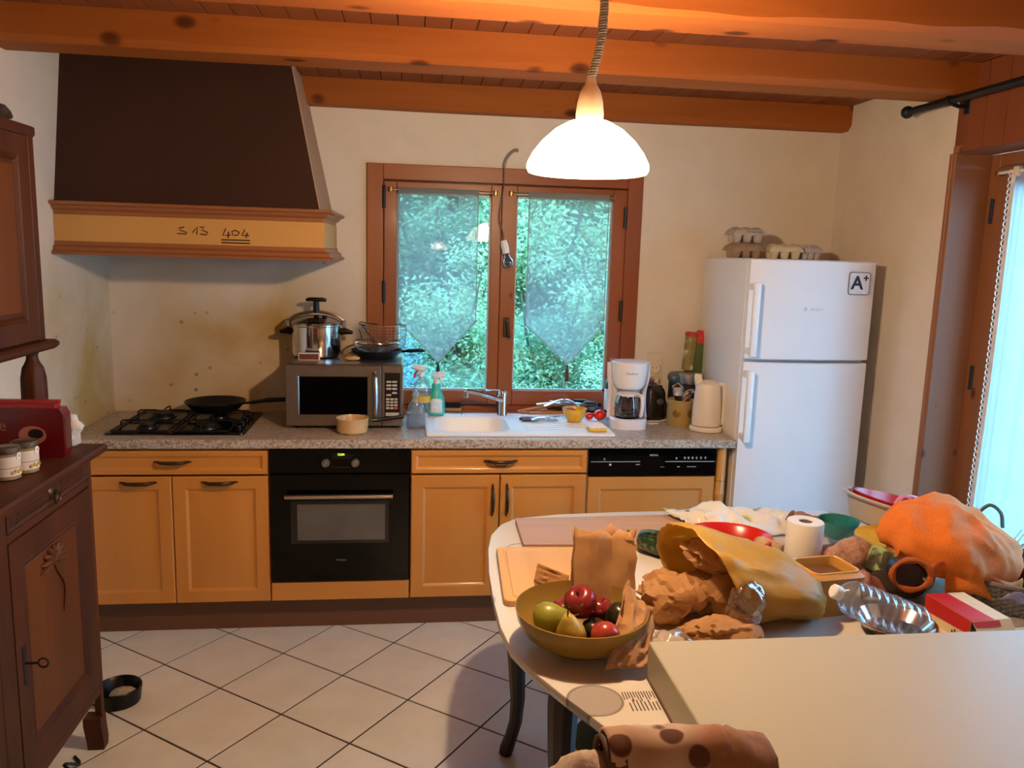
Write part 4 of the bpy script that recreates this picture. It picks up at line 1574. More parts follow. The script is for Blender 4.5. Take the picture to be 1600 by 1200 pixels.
# capsule coffee machine with a grey lid
t = T('capsule_machine', 'black and grey capsule coffee machine in the corner behind the biscuit tin', 'coffee machine', (2.000, -.125, WT), R(6))
b = B()
b.loft([[(.080 * math.cos(2 * PI * i / 28), .095 * math.sin(2 * PI * i / 28), z) for i in range(28)] for z in (0, .20)])
b.done('body', plain('#2a2622', .35), t)
b = B()
b.loft([[(r * .085 * math.cos(2 * PI * i / 28), r * .10 * math.sin(2 * PI * i / 28), z) for i in range(28)] for r, z in ((1, .196), (1.02, .205), (1.0, .222), (.9, .232), (.6, .236))])
b.done('lid', plain('#5d5852', .35, .4), t)
b = B()
b.loft([[(.060 * r * math.cos(2 * PI * i / 20), -.06 + .05 * r * math.sin(2 * PI * i / 20), z) for i in range(20)] for r, z in ((1, .19), (1.05, .2), (1, .24), (.8, .246))])
b.done('brewing_head', M['steel'], t)
# packets standing on it
t = T('snack_tube', 'worn olive cardboard tube leaning on top of the capsule machine', 'tube', (2.012, -.115, WT + .2505), 0, None, (R(-3), R(5), 0))
tb = NT('tube_print')
nz = tb.n('TexNoise', i_Scale=22.0, i_Detail=3.0)
tb.l(tb.co(), nz.inputs['Vector'])
tb.base(tb.ramp(nz.outputs['Fac'], [(.45, '#7b7236'), (.56, '#8d8347'), (.6, '#cfc08c'), (.72, '#d4c79b')]))
tb = tb.set(.5)
b = B()
b.loft([[(.030 * math.cos(2 * PI * i / 20), .030 * math.sin(2 * PI * i / 20), z) for i in range(20)] for z in (0, .17)])
b.done('tube_body', tb, t)
B().lathe([(.031, .170), (.035, .188), (.026, .196), (0, .196)], 9).done('crushed_top', plain('#b8402e', .4, 0, .2, 40), t, ang=0)
t = T('snack_packet', 'green and red crisp packet standing behind the olive tube', 'packet', (2.075, -.085, WT + .2365), 0, None, (0, R(3), R(-10)))
b = B()
b.loft([rrect(-.028, .028, -.02, .02, .006, 0, 2), rrect(-.030, .030, -.022, .022, .006, .05, 2), rrect(-.029, .029, -.02, .02, .006, .155, 2)])
b.done('packet_body', plain('#4c6030', .35, 0, .1, 20), t)
b = B()
b.loft([rrect(-.0295, .0295, -.0205, .0205, .006, .150, 2), rrect(-.031, .031, -.022, .022, .006, .185, 2), rrect(-.020, .024, -.010, .010, .004, .215, 2)])
b.done('packet_top', plain('#c52f26', .3, 0, .1, 20), t)
# tin canister with foil
t = T('biscuit_tin', 'beige round tin with embossed medallions and foil sticking out of it', 'tin', (1.925, -.300, WT))
tinm = plain('#b39a5e', .4, .2, .06, 20)
B().lathe([(0, 0), (.064, 0), (.066, .003), (.065, .12), (.067, .124), (.067, .130), (.064, .131), (.062, .12), (.060, .012), (0, .010)], 36).done('tin_body', tinm, t)
for a in (-125, -62):
    b = B()
    b.lathe([(.020, 0), (.020, .002), (.014, .004), (0, .0045)], 18)
    b.done('medallion', plain('#8f7430', .35, .6), t, (.0645 * math.cos(R(a)), .0645 * math.sin(R(a)), .068), (PI / 2, 0, R(a + 90)))
b = B()
b.loft([[(.022 * r * math.cos(i * PI / 5) + dx_, .012 * r * math.sin(i * PI / 5), z) for i in range(10)] for r, z, dx_ in ((1.0, .06, 0), (.8, .12, -.005), (1.1, .15, -.012), (1.3, .19, -.02), (.3, .205, -.025))])
b.loft([[(.02 * r * math.cos(i * PI / 5) + dx_, .012 * r * math.sin(i * PI / 5), z) for i in range(10)] for r, z, dx_ in ((1.0, .06, .01), (.8, .12, .02), (1.0, .145, .03), (1.1, .165, .042), (.3, .178, .05))])
b.crumple(.007, 40, 5)
b.done('foil_bag', M['chrome'], t, ang=0)
# kettle
t = T('electric_kettle', 'cream plastic electric kettle with its handle to the right at the end of the worktop', 'kettle', (2.015, -.415, WT), R(-8))
kc = plain('#ddd3c2', .35, 0, .02)
B().lathe([(.072, 0), (.078, .004), (.078, .016), (.070, .024), (.0, .024)], 28).done('kettle_base', kc, t)
b = B()
b.lathe([(.064, .026), (.069, .03), (.068, .10), (.060, .20), (.052, .228), (.034, .242), (.0, .246)], 32)
b.done('kettle_body', kc, t)
b = B()
b.loft([[(-.030, -.016, .20), (-.030, .016, .20), (-.055, .016, .195), (-.055, -.016, .195)], [(-.030, -.014, .24), (-.030, .014, .24), (-.068, .010, .25), (-.068, -.010, .25)], [(-.038, -.010, .272), (-.038, .010, .272), (-.066, .006, .275), (-.066, -.006, .275)]])
b.done('spout', kc, t)
b = B()
b.tube(bez([(.045, 0, .222), (.072, 0, .222), (.079, 0, .19), (.082, 0, .11), (.078, 0, .045), (.064, 0, .036)], 5), [.012] * 26, 8)
b.done('handle', kc, t)
B().tube([(.088, -.002, .20), (.092, -.002, .12), (.090, -.002, .06)], .005, 6).done('water_gauge', plain('#8f887e', .3), t)
b = B()
b.tube(bez([(2.080, -.36, .900), (2.068, -.34, .93), (2.062, -.28, 1.00), (2.060, -.18, 1.045), (2.058, -.09, 1.03), (2.058, -.05, .96), (2.058, -.06, .91), (2.055, -.16, .897), (2.06, -.30, .8965), (2.066, -.44, .8965), (2.05, -.49, .8965)], 6), .0035, 6)
tag(b.done('power_cord', cr, None), 'thin cream cord looping up behind the kettle', 'cord')

# --- egg cartons on top of the fridge
def carton(n, label, loc, rz, mat, L=.155, W=.105):
    t = T('egg_carton', label, 'carton', loc, rz, 'egg cartons on the fridge')
    b = B()
    nx, ny = 3, 2
    sx, sy = L / nx, W / ny
    for i in range(nx):
        for j in range(ny):
            cx, cy = -L / 2 + sx * (i + .5), -W / 2 + sy * (j + .5)
            b.lathe([(.012, 0), (.017, .003), (.024, .034)], 10, True, False, (cx, cy, 0))
    b.box(-L / 2 - .004, L / 2 + .004, -W / 2 - .004, W / 2 + .004, .033, .038)
    b.done('tray', mat, t, ang=50)
    b = B()
    b.loft([rrect(-L / 2 - .004, L / 2 + .004, -W / 2 - .004, W / 2 + .004, .008, .0385, 2), rrect(-L / 2, L / 2, -W / 2, W / 2, .01, .052, 2), rrect(-L / 2 + .014, L / 2 - .014, -W / 2 + .012, W / 2 - .012, .012, .066, 2)])
    for i in range(nx):
        b.ball((-L / 2 + sx * (i + .5), 0, .060), (.022, W * .36, .012), 2)
    b.done('lid', mat, t, ang=40)
    return t


FT = fz + .001
carton(0, 'tan egg carton at the bottom of the stack at the left end of the fridge', (2.175, -.33, FT), .12, plain('#9d8266', .9, 0, .15, 40, .3))
c_ = carton(1, 'grey egg carton with printed lid on top of the stack on the fridge', (2.18, -.325, FT + .073), .05, plain('#b5aa96', .9, 0, .15, 40, .3))
B().box(-.01, .06, -.054, -.052, .042, .050).done('printed_label', plain('#4a4a3a', .7), c_, ang=0)
carton(2, 'cream egg carton in the middle of the fridge top', (2.36, -.36, FT), -.10, plain('#cfc4a4', .9, 0, .1, 40, .3))
carton(3, 'pale grey egg carton at the right of the row on the fridge', (2.50, -.31, FT), .35, plain('#c6c0c4', .9, 0, .1, 40, .3), .12)

# --- sheer curtains and rods on the window sashes
M['voile'] = clear('voile', (.93, .93, .93, 1), .0, .5, .5, '#aab4b6')
for (x0, x1, ex, lab, cl, cr_, cm, zb1, zt1, wl) in (
        (.500, 1.008, 0, 'slim brass curtain rod on the left window sash', .535, .926, .738, 1.155, 1.36, 'sheer pointed window curtain with tassel on the left sash'),
        (1.085, 1.605, 0, 'slim brass curtain rod on the right window sash', 1.172, 1.580, 1.398, 1.150, 1.35, 'sheer pointed window curtain with tassel on the right sash')):
    t = T('curtain_rod', lab, 'curtain rod', (0, -.040, 1.997))
    B().tube([(x0, 0, 0), (x1, 0, 0)], .0055, 8).done('rod', M['chrome'], t)
    for x in (x0, x1):
        b = B()
        b.lathe([(.009, -.012), (.010, 0), (.009, .012)], 10)
        b.box(-.006, .006, .0, .029, -.006, .006)
        b.done('bracket', M['brass'], t, (x, 0, 0))
    t = T('sheer_curtain', wl, 'curtain', (0, -.040, 1.997))
    hw = (cr_ - cl) / 2
    ctr = (cl + cr_) / 2

    def cf(u, v, c=ctr, hw=hw, zb=zb1 - 1.997, zt=zt1 - 1.997, cm=cm):
        side = zt + (zb - zt) * (1 - abs(2 * u - 1))
        z = .008 + (side - .008) * v
        return (c - hw + 2 * hw * u + (cm - c) * v * (1 - abs(2 * u - 1)), -.008 + .004 * math.sin(u * 14 + v * 2) * v, z)
    B().grid(40, 30, cf).done('voile', M['voile'], t, ang=180)
    hm = clear('voile_hem', (.8, .8, .78, 1), 0, .5, .75, '#a6a69c')
    b = B()
    for a_, c_ in ((0, 0), (.985, 1)):
        b.grid(1, 20, lambda u, v: (cf(a_ + .015 * u, v)[0], cf(a_ + .015 * u, v)[1] - .001, cf(a_ + .015 * u, v)[2]))
    b.grid(24, 1, lambda u, v: (cf(u, 1)[0], cf(u, 1)[1] - .001, cf(u, 1)[2] + .010 * (1 - v)))
    b.grid(24, 1, lambda u, v: (cf(u, 0)[0], -.0085, .010 - .022 * v))
    b.done('hem', hm, t)
    b = B()
    b.lathe([(.003, 0), (.006, -.008), (.004, -.014), (.009, -.026), (.010, -.085), (0, -.086)][::-1], 12, True, True, (cm, -.006, zb1 - 1.997))
    b.done('tassel', plain('#5a3a26' if cm > 1 else '#241e22', .8), t)
# conduit, cable and bare bulb in front of the window
t = T('bare_bulb', 'bare light bulb in a white socket hanging on a cable in front of the window', 'light bulb', (0, 0, 0))
B().tube(bez([(1.112, -.0, 2.205), (1.108, -.03, 2.205), (1.085, -.048, 2.195), (1.055, -.056, 2.16), (1.044, -.058, 2.12)], 5), .0075, 8).done('conduit', plain('#8d8272', .5), t)
B().tube(bez([(1.044, -.058, 2.12), (1.046, -.060, 2.04), (1.036, -.062, 1.95), (1.028, -.062, 1.87), (1.05, -.062, 1.80), (1.052, -.062, 1.765)], 5), .003, 6).done('cable', plain('#6a5340', .6), t)
b = B()
b.tube([(1.050, -.062, 1.768), (1.057, -.062, 1.742), (1.066, -.062, 1.706)], [.014, .018, .017], 12)
b.done('socket', M['white'], t)
B().lathe([(.012, 0), (.013, -.012), (.024, -.032), (.026, -.044), (.020, -.060), (.0, -.067)][::-1], 20).done('bulb', clear('bulb_glass', '#c8d4dc', .15, .02), t, (1.068, -.062, 1.702), (0, R(-12), 0))
# ================================================================ old two-part buffet along the left wall
t = T('buffet', 'dark old carved wooden buffet with turned posts and upper cupboard along the left wall', 'buffet', (0, 0, 0))
BX, BT = -.425, 1.055      # front plane, top
BY1, BY0 = -1.385, -2.70
MO, MOH, MP = M['oldwood'], M['oldwood_h'], M['oldpanel']
b = B()
b.box(XL + .002, BX - .022, BY0, BY1, .20, BT - .028, .003)
b.done('lower_case', MO, t)
b = B()
b.loft([rect(XL + .002, BX + .045 + o, BY0 - .02 - o, BY1 + .030 + o, z) for o, z in ((-.012, BT - .030), (-.002, BT - .022), (.0, BT - .008), (-.006, BT))])
b.done('top_board', MOH, t, ang=30)
# face frame: stiles continue down as feet
for y0, y1 in ((-1.410, BY1), (-2.022, -1.944), (-2.63, -2.55)):
    b = B()
    b.box(BX - .022, BX, y0, y1, .18 if y1 < -1.5 else .09, BT - .03, .002)
    if y1 > -1.5:
        b.loft([rect(BX - .055, BX + .002, y0 - .020, y1 + .003, z) for z in (.12, .09)] + [rect(BX - .050, BX + .006, y0 - .012, y1 + .006, .03), rect(BX - .048, BX + .004, y0 - .010, y1 + .004, 0)])
    b.done('stile', MO, t)
for y0, y1 in ((-1.944, -1.41), (-2.55, -2.022)):
    for z0, z1 in ((.20, .232), (.926, .948)):
        B().box(BX - .022, BX - .001, y0, y1, z0, z1, .002).done('rail', MOH, t)
b = B()
b.box(XL + .02, XL + .07, BY1 - .06, BY1 - .01, 0, .2)
b.done('rear_foot', MO, t)


def xface(par, y0, y1, z0, z1, rings, name, mat, x=BX):
    """panel facing +x; rings = (inset, depth behind face)"""
    b = B()
    b.loft([[(x - d, y0 + i, z0 + i), (x - d, y1 - i, z0 + i), (x - d, y1 - i, z1 - i), (x - d, y0 + i, z1 - i)] for i, d in rings])
    return b.done(name, mat, par, ang=20)


for y0, y1 in ((-1.940, -1.412), (-2.546, -2.026)):
    d = xface(t, y0, y1, .952, 1.020, [(0, .02), (0, 0), (.004, -.002), (.012, .002), (.016, .002), (.020, -.001)], 'drawer', MOH)
    yc = (y0 + y1) / 2
    b = B()
    b.lathe([(.022, 0), (.018, .005), (.008, .008), (.006, .016), (0, .017)], 16)
    pl = b.done('pull_plate', M['bronze'], d, (BX + .001, yc, .985), (0, PI / 2, 0))
    B().tube([(.016, .018 * math.cos(a * PI / 8), .018 * math.sin(a * PI / 8)) for a in range(16)], .003, 6, True).done('ring_pull', M['bronze'], d, (BX, yc, .972))
    b = B()
    for k in range(4):
        b.box(BX + .0005, BX + .003, y0 + .05, yc - .06, .965 + k * .012, .969 + k * .012, .001)
        b.box(BX + .0005, BX + .003, yc + .06, y1 - .05, .965 + k * .012, .969 + k * .012, .001)
    b.done('reeding', MOH, d)
    d = xface(t, y0, y1, .236, .922, [(0, .02), (0, 0), (.070, 0), (.074, .004), (.080, .002), (.088, .010), (.096, .012), (.13, .010)], 'door', MO)
    p = xface(t, y0 + .094, y1 - .094, .33, .828, [(0, .012), (.004, .008), (.010, .008)], 'door_panel', MP)
    p.parent = d
    # carved flower motif at the panel top
    b = B()
    for k in range(9):
        a = PI / 2 + (k - 4) * .40
        b.tube(bez([(BX - .006, yc, .775), (BX - .003, yc + .03 * math.cos(a), .775 + .03 * math.sin(a)), (BX - .006, yc + .085 * math.cos(a), .768 + .062 * math.sin(a))], 4), [.004] * 4 + [.009] * 4 + [.001], 6)
    b.tube(bez([(BX - .006, yc + .05, .60), (BX - .004, yc + .06, .68), (BX - .005, yc + .02, .74), (BX - .006, yc, .775)], 5), .003, 6)
    b.done('carving', MP, d)
    b = B()
    b.box(BX, BX + .002, y0 + .030, y0 + .052, .515, .625, .001)
    b.done('escutcheon', M['iron'], d)
    b = B()
    b.tube([(BX, y0 + .041, .575), (BX + .035, y0 + .041, .575)], .0035, 6)
    b.tube([(BX + .047 + .013 * math.cos(a * PI / 6), y0 + .041, .575 + .013 * math.sin(a * PI / 6)) for a in range(12)], .003, 6, True)
    b.done('key', M['iron'], d)
# upper part on turned posts
UX, UY1, UZ0, UZ1 = -.52, -1.425, 1.402, 2.035
b = B()
b.box(XL + .002, UX - .02, BY0, UY1, UZ0, UZ1, .003)
b.done('upper_case', MO, t)
b = B()
b.loft([rrect(XL + .002, UX + .03 + o, BY0 - .02, UY1 + .032 + o, .012, z, 3) for o, z in ((-.010, UZ0 - .028), (.0, UZ0 - .018), (.0, UZ0 - .008), (-.008, UZ0))])
b.done('bottom_board', MOH, t)
for y0, y1 in ((-1.462, UY1), (-2.03, -1.99), (-2.64, -2.60)):
    B().box(UX - .02, UX, y0, y1, UZ0, UZ1, .003).done('stile', MO, t)
for y0, y1 in ((-1.986, -1.466), (-2.596, -2.034)):
    d = xface(t, y0, y1, UZ0 + .004, UZ1 - .03, [(0, .018), (0, 0), (.060, 0), (.064, .004), (.07, .002), (.076, .010), (.1, .010)], 'door', MO, UX)
    p = xface(t, y0 + .082, y1 - .082, UZ0 + .09, UZ1 - .115, [(0, .011), (.004, .007), (.01, .007)], 'door_panel', MP, UX)
    p.parent = d
b = B()
b.loft([rect(XL + .002, UX + o, BY0 - .02, UY1 + o, z) for o, z in ((.0, UZ1 - .028), (.004, UZ1 - .02), (.004, UZ1), (.0, UZ1 + .003))])
b.done('cornice', MOH, t, ang=30)
for y in (-1.445, -2.56):
    b = B()
    seg = 24
    prof = [(.030, 0), (.034, .012), (.030, .022), (.020, .03), (.024, .05), (.033, .10), (.037, .17), (.036, .23), (.030, .262), (.024, .272), (.018, .285), (.016, .300), (.020, .312), (.030, .318)]
    rings = []
    for r, z in prof:
        fl = .045 < z < .26
        rings.append([((r - (.004 if fl and i % 3 == 0 else 0)) * math.cos(2 * PI * i / seg), (r - (.004 if fl and i % 3 == 0 else 0)) * math.sin(2 * PI * i / seg), z) for i in range(seg)])
    b.loft(rings)
    b.done('turned_post', MO, t, (UX - .035, y, BT), ang=40)
b = B()
b.lathe([(.03, .0), (.045, .012), (.03, .03), (0, .032)], 12)
b.ball((.02, .02, .03), (.03, .05, .02), 2)
b.crumple(.012, 30, 2, 0)
tag(b.done('dried_plant', plain('#3a2e26', .9), None, (-.60, -1.50, UZ1 + .004), ang=0), 'small dark dried sprig lying on top of the buffet', 'dried plant')

# coffee packet on the buffet
t = T('coffee_packet', 'red coffee brick packet with cup picture lying on the buffet', 'packet', (-.640, -1.512, BT + .001), R(-92))
t.scale = (.55, 1.0, 1.14)
cfm = plain('#640c12', .22, 0, .2, 12)
b = B()
b.loft([[(x, y, z) for x, y, z in ((-.045, -.24 + i, zz_), (.045, -.24 + i, zz_), (.050, .0, zz_), (.045, .205 - i, zz_), (-.045, .205 - i, zz_))] for i, zz_ in ((.006, 0), (.0, .01), (.0, .115), (.010, .132))])
b.done('packet_body', cfm, t, ang=35)
b = B()
b.loft([[(x, y, z) for x, y in ((-.038, -.23), (.040, -.23), (.036, .180), (-.036, .180))] for z in (.130, .142)])
b.loft([[(x, y, z) for x, y in ((-.020, -.235), (.012, -.235), (.012, .186), (-.020, .186))] for z in (.142, .152)])
b.done('folded_top', plain('#a32a2e', .25), t, ang=20)
b = B()
b.box(-.03, .03, .198, .2085, .02, .11, .003)
b.done('side_seam', plain('#5b3428', .4), t)
o = text('brand_text', 'nuale', .044, plain('#9c5a52', .5), t, (.0495, -.005, .085), (PI / 2, 0, PI / 2))
b = B()
b.lathe([(.040, 0), (.040, .001), (.028, .0012), (0, .0012)], 24, True, True, (0, 0, 0), 1, .62)
b.done('printed_cup', plain('#b46a5c', .4), t, (.0475, .115, .060), (PI / 2, 0, PI / 2))
b = B()
b.lathe([(.022, 0), (.022, .0012), (0, .0014)], 20, True, True, (0, 0, 0), 1, .62)
b.done('printed_coffee', plain('#160605', .3), t, (.0483, .125, .064), (PI / 2, 0, PI / 2))
# two small preserved-food jars
lb = NT('jar_label')
lb.base(lin('#cfc4b6'))
lb = lb.set(.6)


def jar(x, y, lab):
    t = T('food_jar', lab, 'jar', (x, y, BT + .001))
    B().lathe([(.030, 0), (.034, .003), (.034, .070), (.031, .074)], 28, True, True).done('jar_body', plain('#8a7a5a', .2), t)
    B().lathe([(.0345, .074), (.0355, .076), (.0355, .088), (.033, .091), (.028, .0895), (0, .0895)], 28, True, True).done('lid', plain('#8d8274', .25, .8), t)
    B().lathe([(.0346, .012), (.0346, .066)], 28, False, False).done('label', lb, t)
    b = B()
    for k in range(5):
        a = R(-40 + k * 14)
        b.ball((.0345 * math.cos(a), .0345 * math.sin(a), .022 + .004 * (k % 2)), (.002, .007, .006), 1)
    b.done('label_picture', plain('#b08d3e', .6), t)
    b = B()
    b.lathe([(.0355, .0345), (.0355, .036)], 28, False, False)
    b.done('label_line', plain('#6b3c2c', .6), t)
    b = B()
    b.lathe([(.0095, 0), (.0095, .001), (0, .001)], 16)
    a = R(-8)
    s = b.done('label_badge', plain('#ebe4da', .5), t, (.0350 * math.cos(a), .0350 * math.sin(a), .066), (0, PI / 2, a))
    text('badge_letter', 'U', .012, plain('#3c3a3a', .6), t, (.0366 * math.cos(a), .0366 * math.sin(a), .066), (PI / 2, 0, PI / 2 + a))


jar(-.495, -1.772, 'small glass jar with pale label, nearer of the two on the buffet')
jar(-.478, -1.702, 'small glass jar with pale label, next to the coffee packet on the buffet')
# white plastic bag in the worktop corner
b = B()
b.ball((0, 0, .055), (.050, .036, .056), 4)
b.crumple(.012, 24, 6, 0)
wb = b.done('plastic_bag', paper('white_poly', '#d8d0c8', '#e8e2dc', .4, .2), None, (-.490, -1.395, BT + .001), ang=40)
tag(wb, 'small crumpled white plastic bag behind the red coffee packet on the buffet', 'bag')
# black bowl on the floor behind the buffet foot
t = T('pet_bowl', 'small black bowl with pale contents on the floor beside the buffet foot', 'bowl', (-.475, -1.115, .001))
B().lathe([(.060, 0), (.075, .002), (.082, .060), (.078, .064), (.070, .055), (.055, .012), (0, .01)], 28).done('bowl_body', M['dark'], t)
B().ball((.015, 0, .030), (.050, .045, .018), 2).done('contents', plain('#a59e8e', .8, 0, .3, 60), t)
b = B()
b.tube(bez([(-.50, -1.46, .006), (-.47, -1.50, .006), (-.50, -1.54, .03), (-.44, -1.58, .006), (-.46, -1.66, .006), (-.52, -1.70, .006)], 6), .005, 6)
tag(b.done('black_cable', M['dark'], None), 'black cable curled on the floor below the buffet', 'cable')

# ================================================================ dining table
t = T('dining_table', 'wooden dining table with dark curved legs under a pale oilcloth', 'table', (0, 0, 0))
OUT = [(.99, -1.262), (.93, -1.325), (.885, -1.43), (.862, -1.56), (.846, -1.75), (.840, -1.95), (.842, -2.12), (.856, -2.24), (.892, -2.345), (.945, -2.455), (1.015, -2.59), (1.09, -2.72), (1.18, -2.83), (1.32, -2.90), (1.70, -2.93), (2.10, -2.93), (2.38, -2.88), (2.56, -2.74), (2.65, -2.50), (2.68, -2.10), (2.65, -1.70), (2.55, -1.42), (2.40, -1.28), (2.20, -1.215), (1.80, -1.195), (1.40, -1.20), (1.15, -1.222)]
ctr = Vector((1.76, -2.06))


def outl(k, z):
    r = []
    for p in OUT:
        q = Vector(p)
        d = (q - ctr)
        q = ctr + d * ((d.length + k) / d.length)
        r.append((q.x, q.y, z))
    return r


dk = wood('table_dark', '#1f120b', '#33200f', 'z', .8, .4)
B().loft([outl(-.018, .718), outl(-.014, .722), outl(-.012, .742), outl(-.014, .746)]).done('tabletop', dk, t, ang=20)
B().loft([outl(-.15, .63), outl(-.15, .718)]).done('apron', dk, t, ang=20)
for (x, y, dx_, dy_) in ((.968, -1.545, -1.6, -.2), (.992, -2.25, -1, -.6), (2.48, -1.50, 1, 1), (2.45, -2.62, 1, -1)):
    b = B()
    pts, rs = [], []
    for z, o, r in ((.715, .0, .038), (.60, .008, .040), (.48, .007, .036), (.34, -.002, .031), (.20, -.008, .026), (.12, -.004, .023), (.06, .010, .022), (.02, .022, .025), (0, .026, .023)):
        pts.append((x + dx_ * o * .7, y + dy_ * o * .7, z))
        rs.append(r)
    b.tube(pts, rs, 10)
    b.done('leg', dk, t)
# oilcloth
n = NT('oilcloth_print')
v = n.co((1, 1, 1))
vo = n.n('TexVoronoi', i_Scale=3.4, i_Randomness=.8)
vo.voronoi_dimensions = '2D'
n.l(v, vo.inputs['Vector'])
sx = n.n('SeparateColor')
n.l(vo.outputs['Color'], sx.inputs[0])
disc = n.ramp(vo.outputs['Distance'], [(.205, (1, 1, 1, 1)), (.215, (0, 0, 0, 1))])
ring = n.ramp(vo.outputs['Distance'], [(.192, (0, 0, 0, 1)), (.197, (1, 1, 1, 1)), (.212, (1, 1, 1, 1)), (.217, (0, 0, 0, 1))])
pick = n.ramp(sx.outputs[0], [(.5, (0, 0, 0, 1)), (.51, (1, 1, 1, 1))])
pick2 = n.ramp(sx.outputs[1], [(.6, (0, 0, 0, 1)), (.61, (1, 1, 1, 1))])
c = n.mix(n.mix(1.0, disc, pick, 'MULTIPLY'), lin('#d9d2c4'), lin('#a7a096'))
c = n.mix(n.mix(1.0, ring, pick2, 'MULTIPLY'), c, lin('#857c70'))
n.base(c)
oil = n.set(.28)
b = B()
b.loft([outl(-.004, .722), outl(.002, .730), outl(.003, .741), outl(.0, .748), outl(-.008, .7495)], False, True)
o = b.done('tablecloth', oil, ang=50, solid=.0012)
tag(o, 'white oilcloth with grey printed circles covering the dining table', 'tablecloth')
TB = .7505

# printed line clusters on the oilcloth next to the white slab
b = B()
rd = random.Random(9)
for k in range(16):
    x = 1.075 + k * .0062
    L = rd.uniform(.012, .03)
    b.box(x, x + .0022, -2.455 - L - .01, -2.455, TB, TB + .0006)
for k in range(9):
    x = 1.082 + k * .0085 + rd.uniform(-.001, .001)
    b.box(x, x + .0025, -2.53, -2.53 + rd.uniform(.03, .045), TB, TB + .0006)
pr_ = b.done('printed_lines', plain('#3b322a', .5), o, ang=0)

# white slab
b = B()
b.box(1.150, 2.72, -2.925, -2.398, TB + .002, .840, .0025)
sl = b.done('white_board', plain('#b0a88e', .42, 0, .015, 5), None)
B().box(1.148, 1.1495, -2.92, -2.405, TB + .001, TB + .006).done('bottom_strip', plain('#5a2c18', .6), sl, ang=0)  # thin dark brown strip along the slab's lower left edge
tag(sl, 'large thick white melamine board lying on the near side of the table', 'board')

# boards
t = T('pastry_board', 'large reddish wooden pastry board at the back of the table', 'board', (0, 0, 0))
M['pboard'] = wood('pboard', '#a37a58', '#c29a74', 'x', .9, .45)
b = B()
b.loft([[(.975, -1.585, z), (1.62, -1.615, z), (1.645, -1.300, z), (.980, -1.322, z)] for z in (TB, TB + .020)])
b.done('board_body', M['pboard'], t, ang=0)
t = T('cutting_board', 'small pale wooden cutting board with juice groove beside the fruit bowl', 'board', (1.008, -1.806, TB + .0), R(-2.8))
wlt = wood('pale_board', '#c89550', '#d8aa66', 'y', .8, .5)
b = B()
r_ = lambda i, z, rr: rrect(-.135 + i, .135 - i, -.205 + i, .205 - i, rr, z, 4)
b.loft([r_(.002, 0, .02), r_(0, .002, .02), r_(0, .016, .02), r_(.002, .018, .02), r_(.020, .018, .014), r_(.022, .0155, .013), r_(.027, .0155, .012), r_(.029, .018, .011)])
b.done('board_body', wlt, t, ang=25)

# amber bowl with fruit
FB = (1.030, -2.225, TB + .0005)
t = T('fruit_bowl', 'large amber glass fruit bowl on the left end of the table', 'bowl', FB)
amb = NT('amber_bowl')
amb.base(lin('#a3823a'))
amb = amb.set(.12, trans=.25, ior=1.3)
b = B()
b.lathe([(0, 0), (.075, 0), (.105, .010), (.140, .035), (.160, .068), (.166, .096), (.163, .097), (.156, .069), (.136, .038), (.102, .014), (.07, .005), (0, .005)], 48)
b.done('bowl_body', amb, t, ang=60)


def pear(loc, rot, s, mat, label, nm='pear'):
    t = T(nm, label, 'pear', loc, 0, None, rot)
    B().lathe([(0, -.036), (.014, -.037), (.030, -.028), (.037, -.008), (.034, .012), (.024, .030), (.016, .045), (.010, .053), (0, .055)], 24, True, True, (0, 0, 0), s, s).done('flesh', mat, t, ang=180)
    B().tube(bez([(0, 0, .052), (.002, 0, .064), (.006, 0, .074)], 3), .0022, 5).done('stem', plain('#4a3520', .8), t)
    return t


def apple(loc, rot, r, mat, label):
    t = T('apple', label, 'apple', loc, 0, None, rot)
    B().lathe([(0, -.82 * r), (.25 * r, -.90 * r), (.6 * r, -.75 * r), (.92 * r, -.25 * r), (1.0 * r, .15 * r), (.86 * r, .62 * r), (.55 * r, .86 * r), (.28 * r, .84 * r), (.08 * r, .68 * r), (0, .62 * r)], 28).done('flesh', mat, t, ang=180)
    B().tube([(0, 0, .62 * r), (.05 * r, 0, 1.0 * r)], .002, 5).done('stem', plain('#3d2a18', .8), t)
    return t


fx, fy, fz_ = FB
pgreen = plain('#8b8a2e', .35, 0, .15, 30)
pyel = plain('#b79c3c', .4, 0, .18, 60)
ared = plain('#7c2424', .25, 0, .25, 18)
ared2 = plain('#a03a2e', .25, 0, .2, 18)
adark = plain('#26200f', .3, 0, .2, 20)
pear((fx - .085, fy - .015, fz_ + .078), (R(80), R(10), R(75)), 1.05, pgreen, 'green pear lying on its side at the left of the fruit bowl')
pear((fx - .042, fy - .080, fz_ + .066), (R(8), R(-12), 0), 1.0, pyel, 'yellow pear standing at the front of the fruit bowl')
apple((fx + .002, fy + .020, fz_ + .098), (R(20), R(-25), 0), .043, ared, 'dark red apple on top in the middle of the fruit bowl')
apple((fx + .035, fy - .100, fz_ + .070), (R(100), 0, R(20)), .036, ared2, 'bright red apple at the front rim of the fruit bowl')
apple((fx + .095, fy - .015, fz_ + .070), (R(10), R(30), 0), .040, adark, 'very dark green fruit in the shaded right side of the fruit bowl')
apple((fx + .060, fy + .060, fz_ + .056), (0, R(15), 0), .036, ared, 'dark red apple half hidden at the back of the fruit bowl')
apple((fx - .030, fy + .070, fz_ + .052), (0, 0, 0), .034, ared, 'dark red apple at the bottom behind the green pear in the fruit bowl')
apple((fx + .030, fy - .020, fz_ + .040), (0, 0, 0), .034, adark, 'dark fruit at the bottom of the fruit bowl below the red apples')

kraft = M['kraft']
kraft2 = paper('kraft_dark', '#a5743e', '#bb884e', .75, .3)


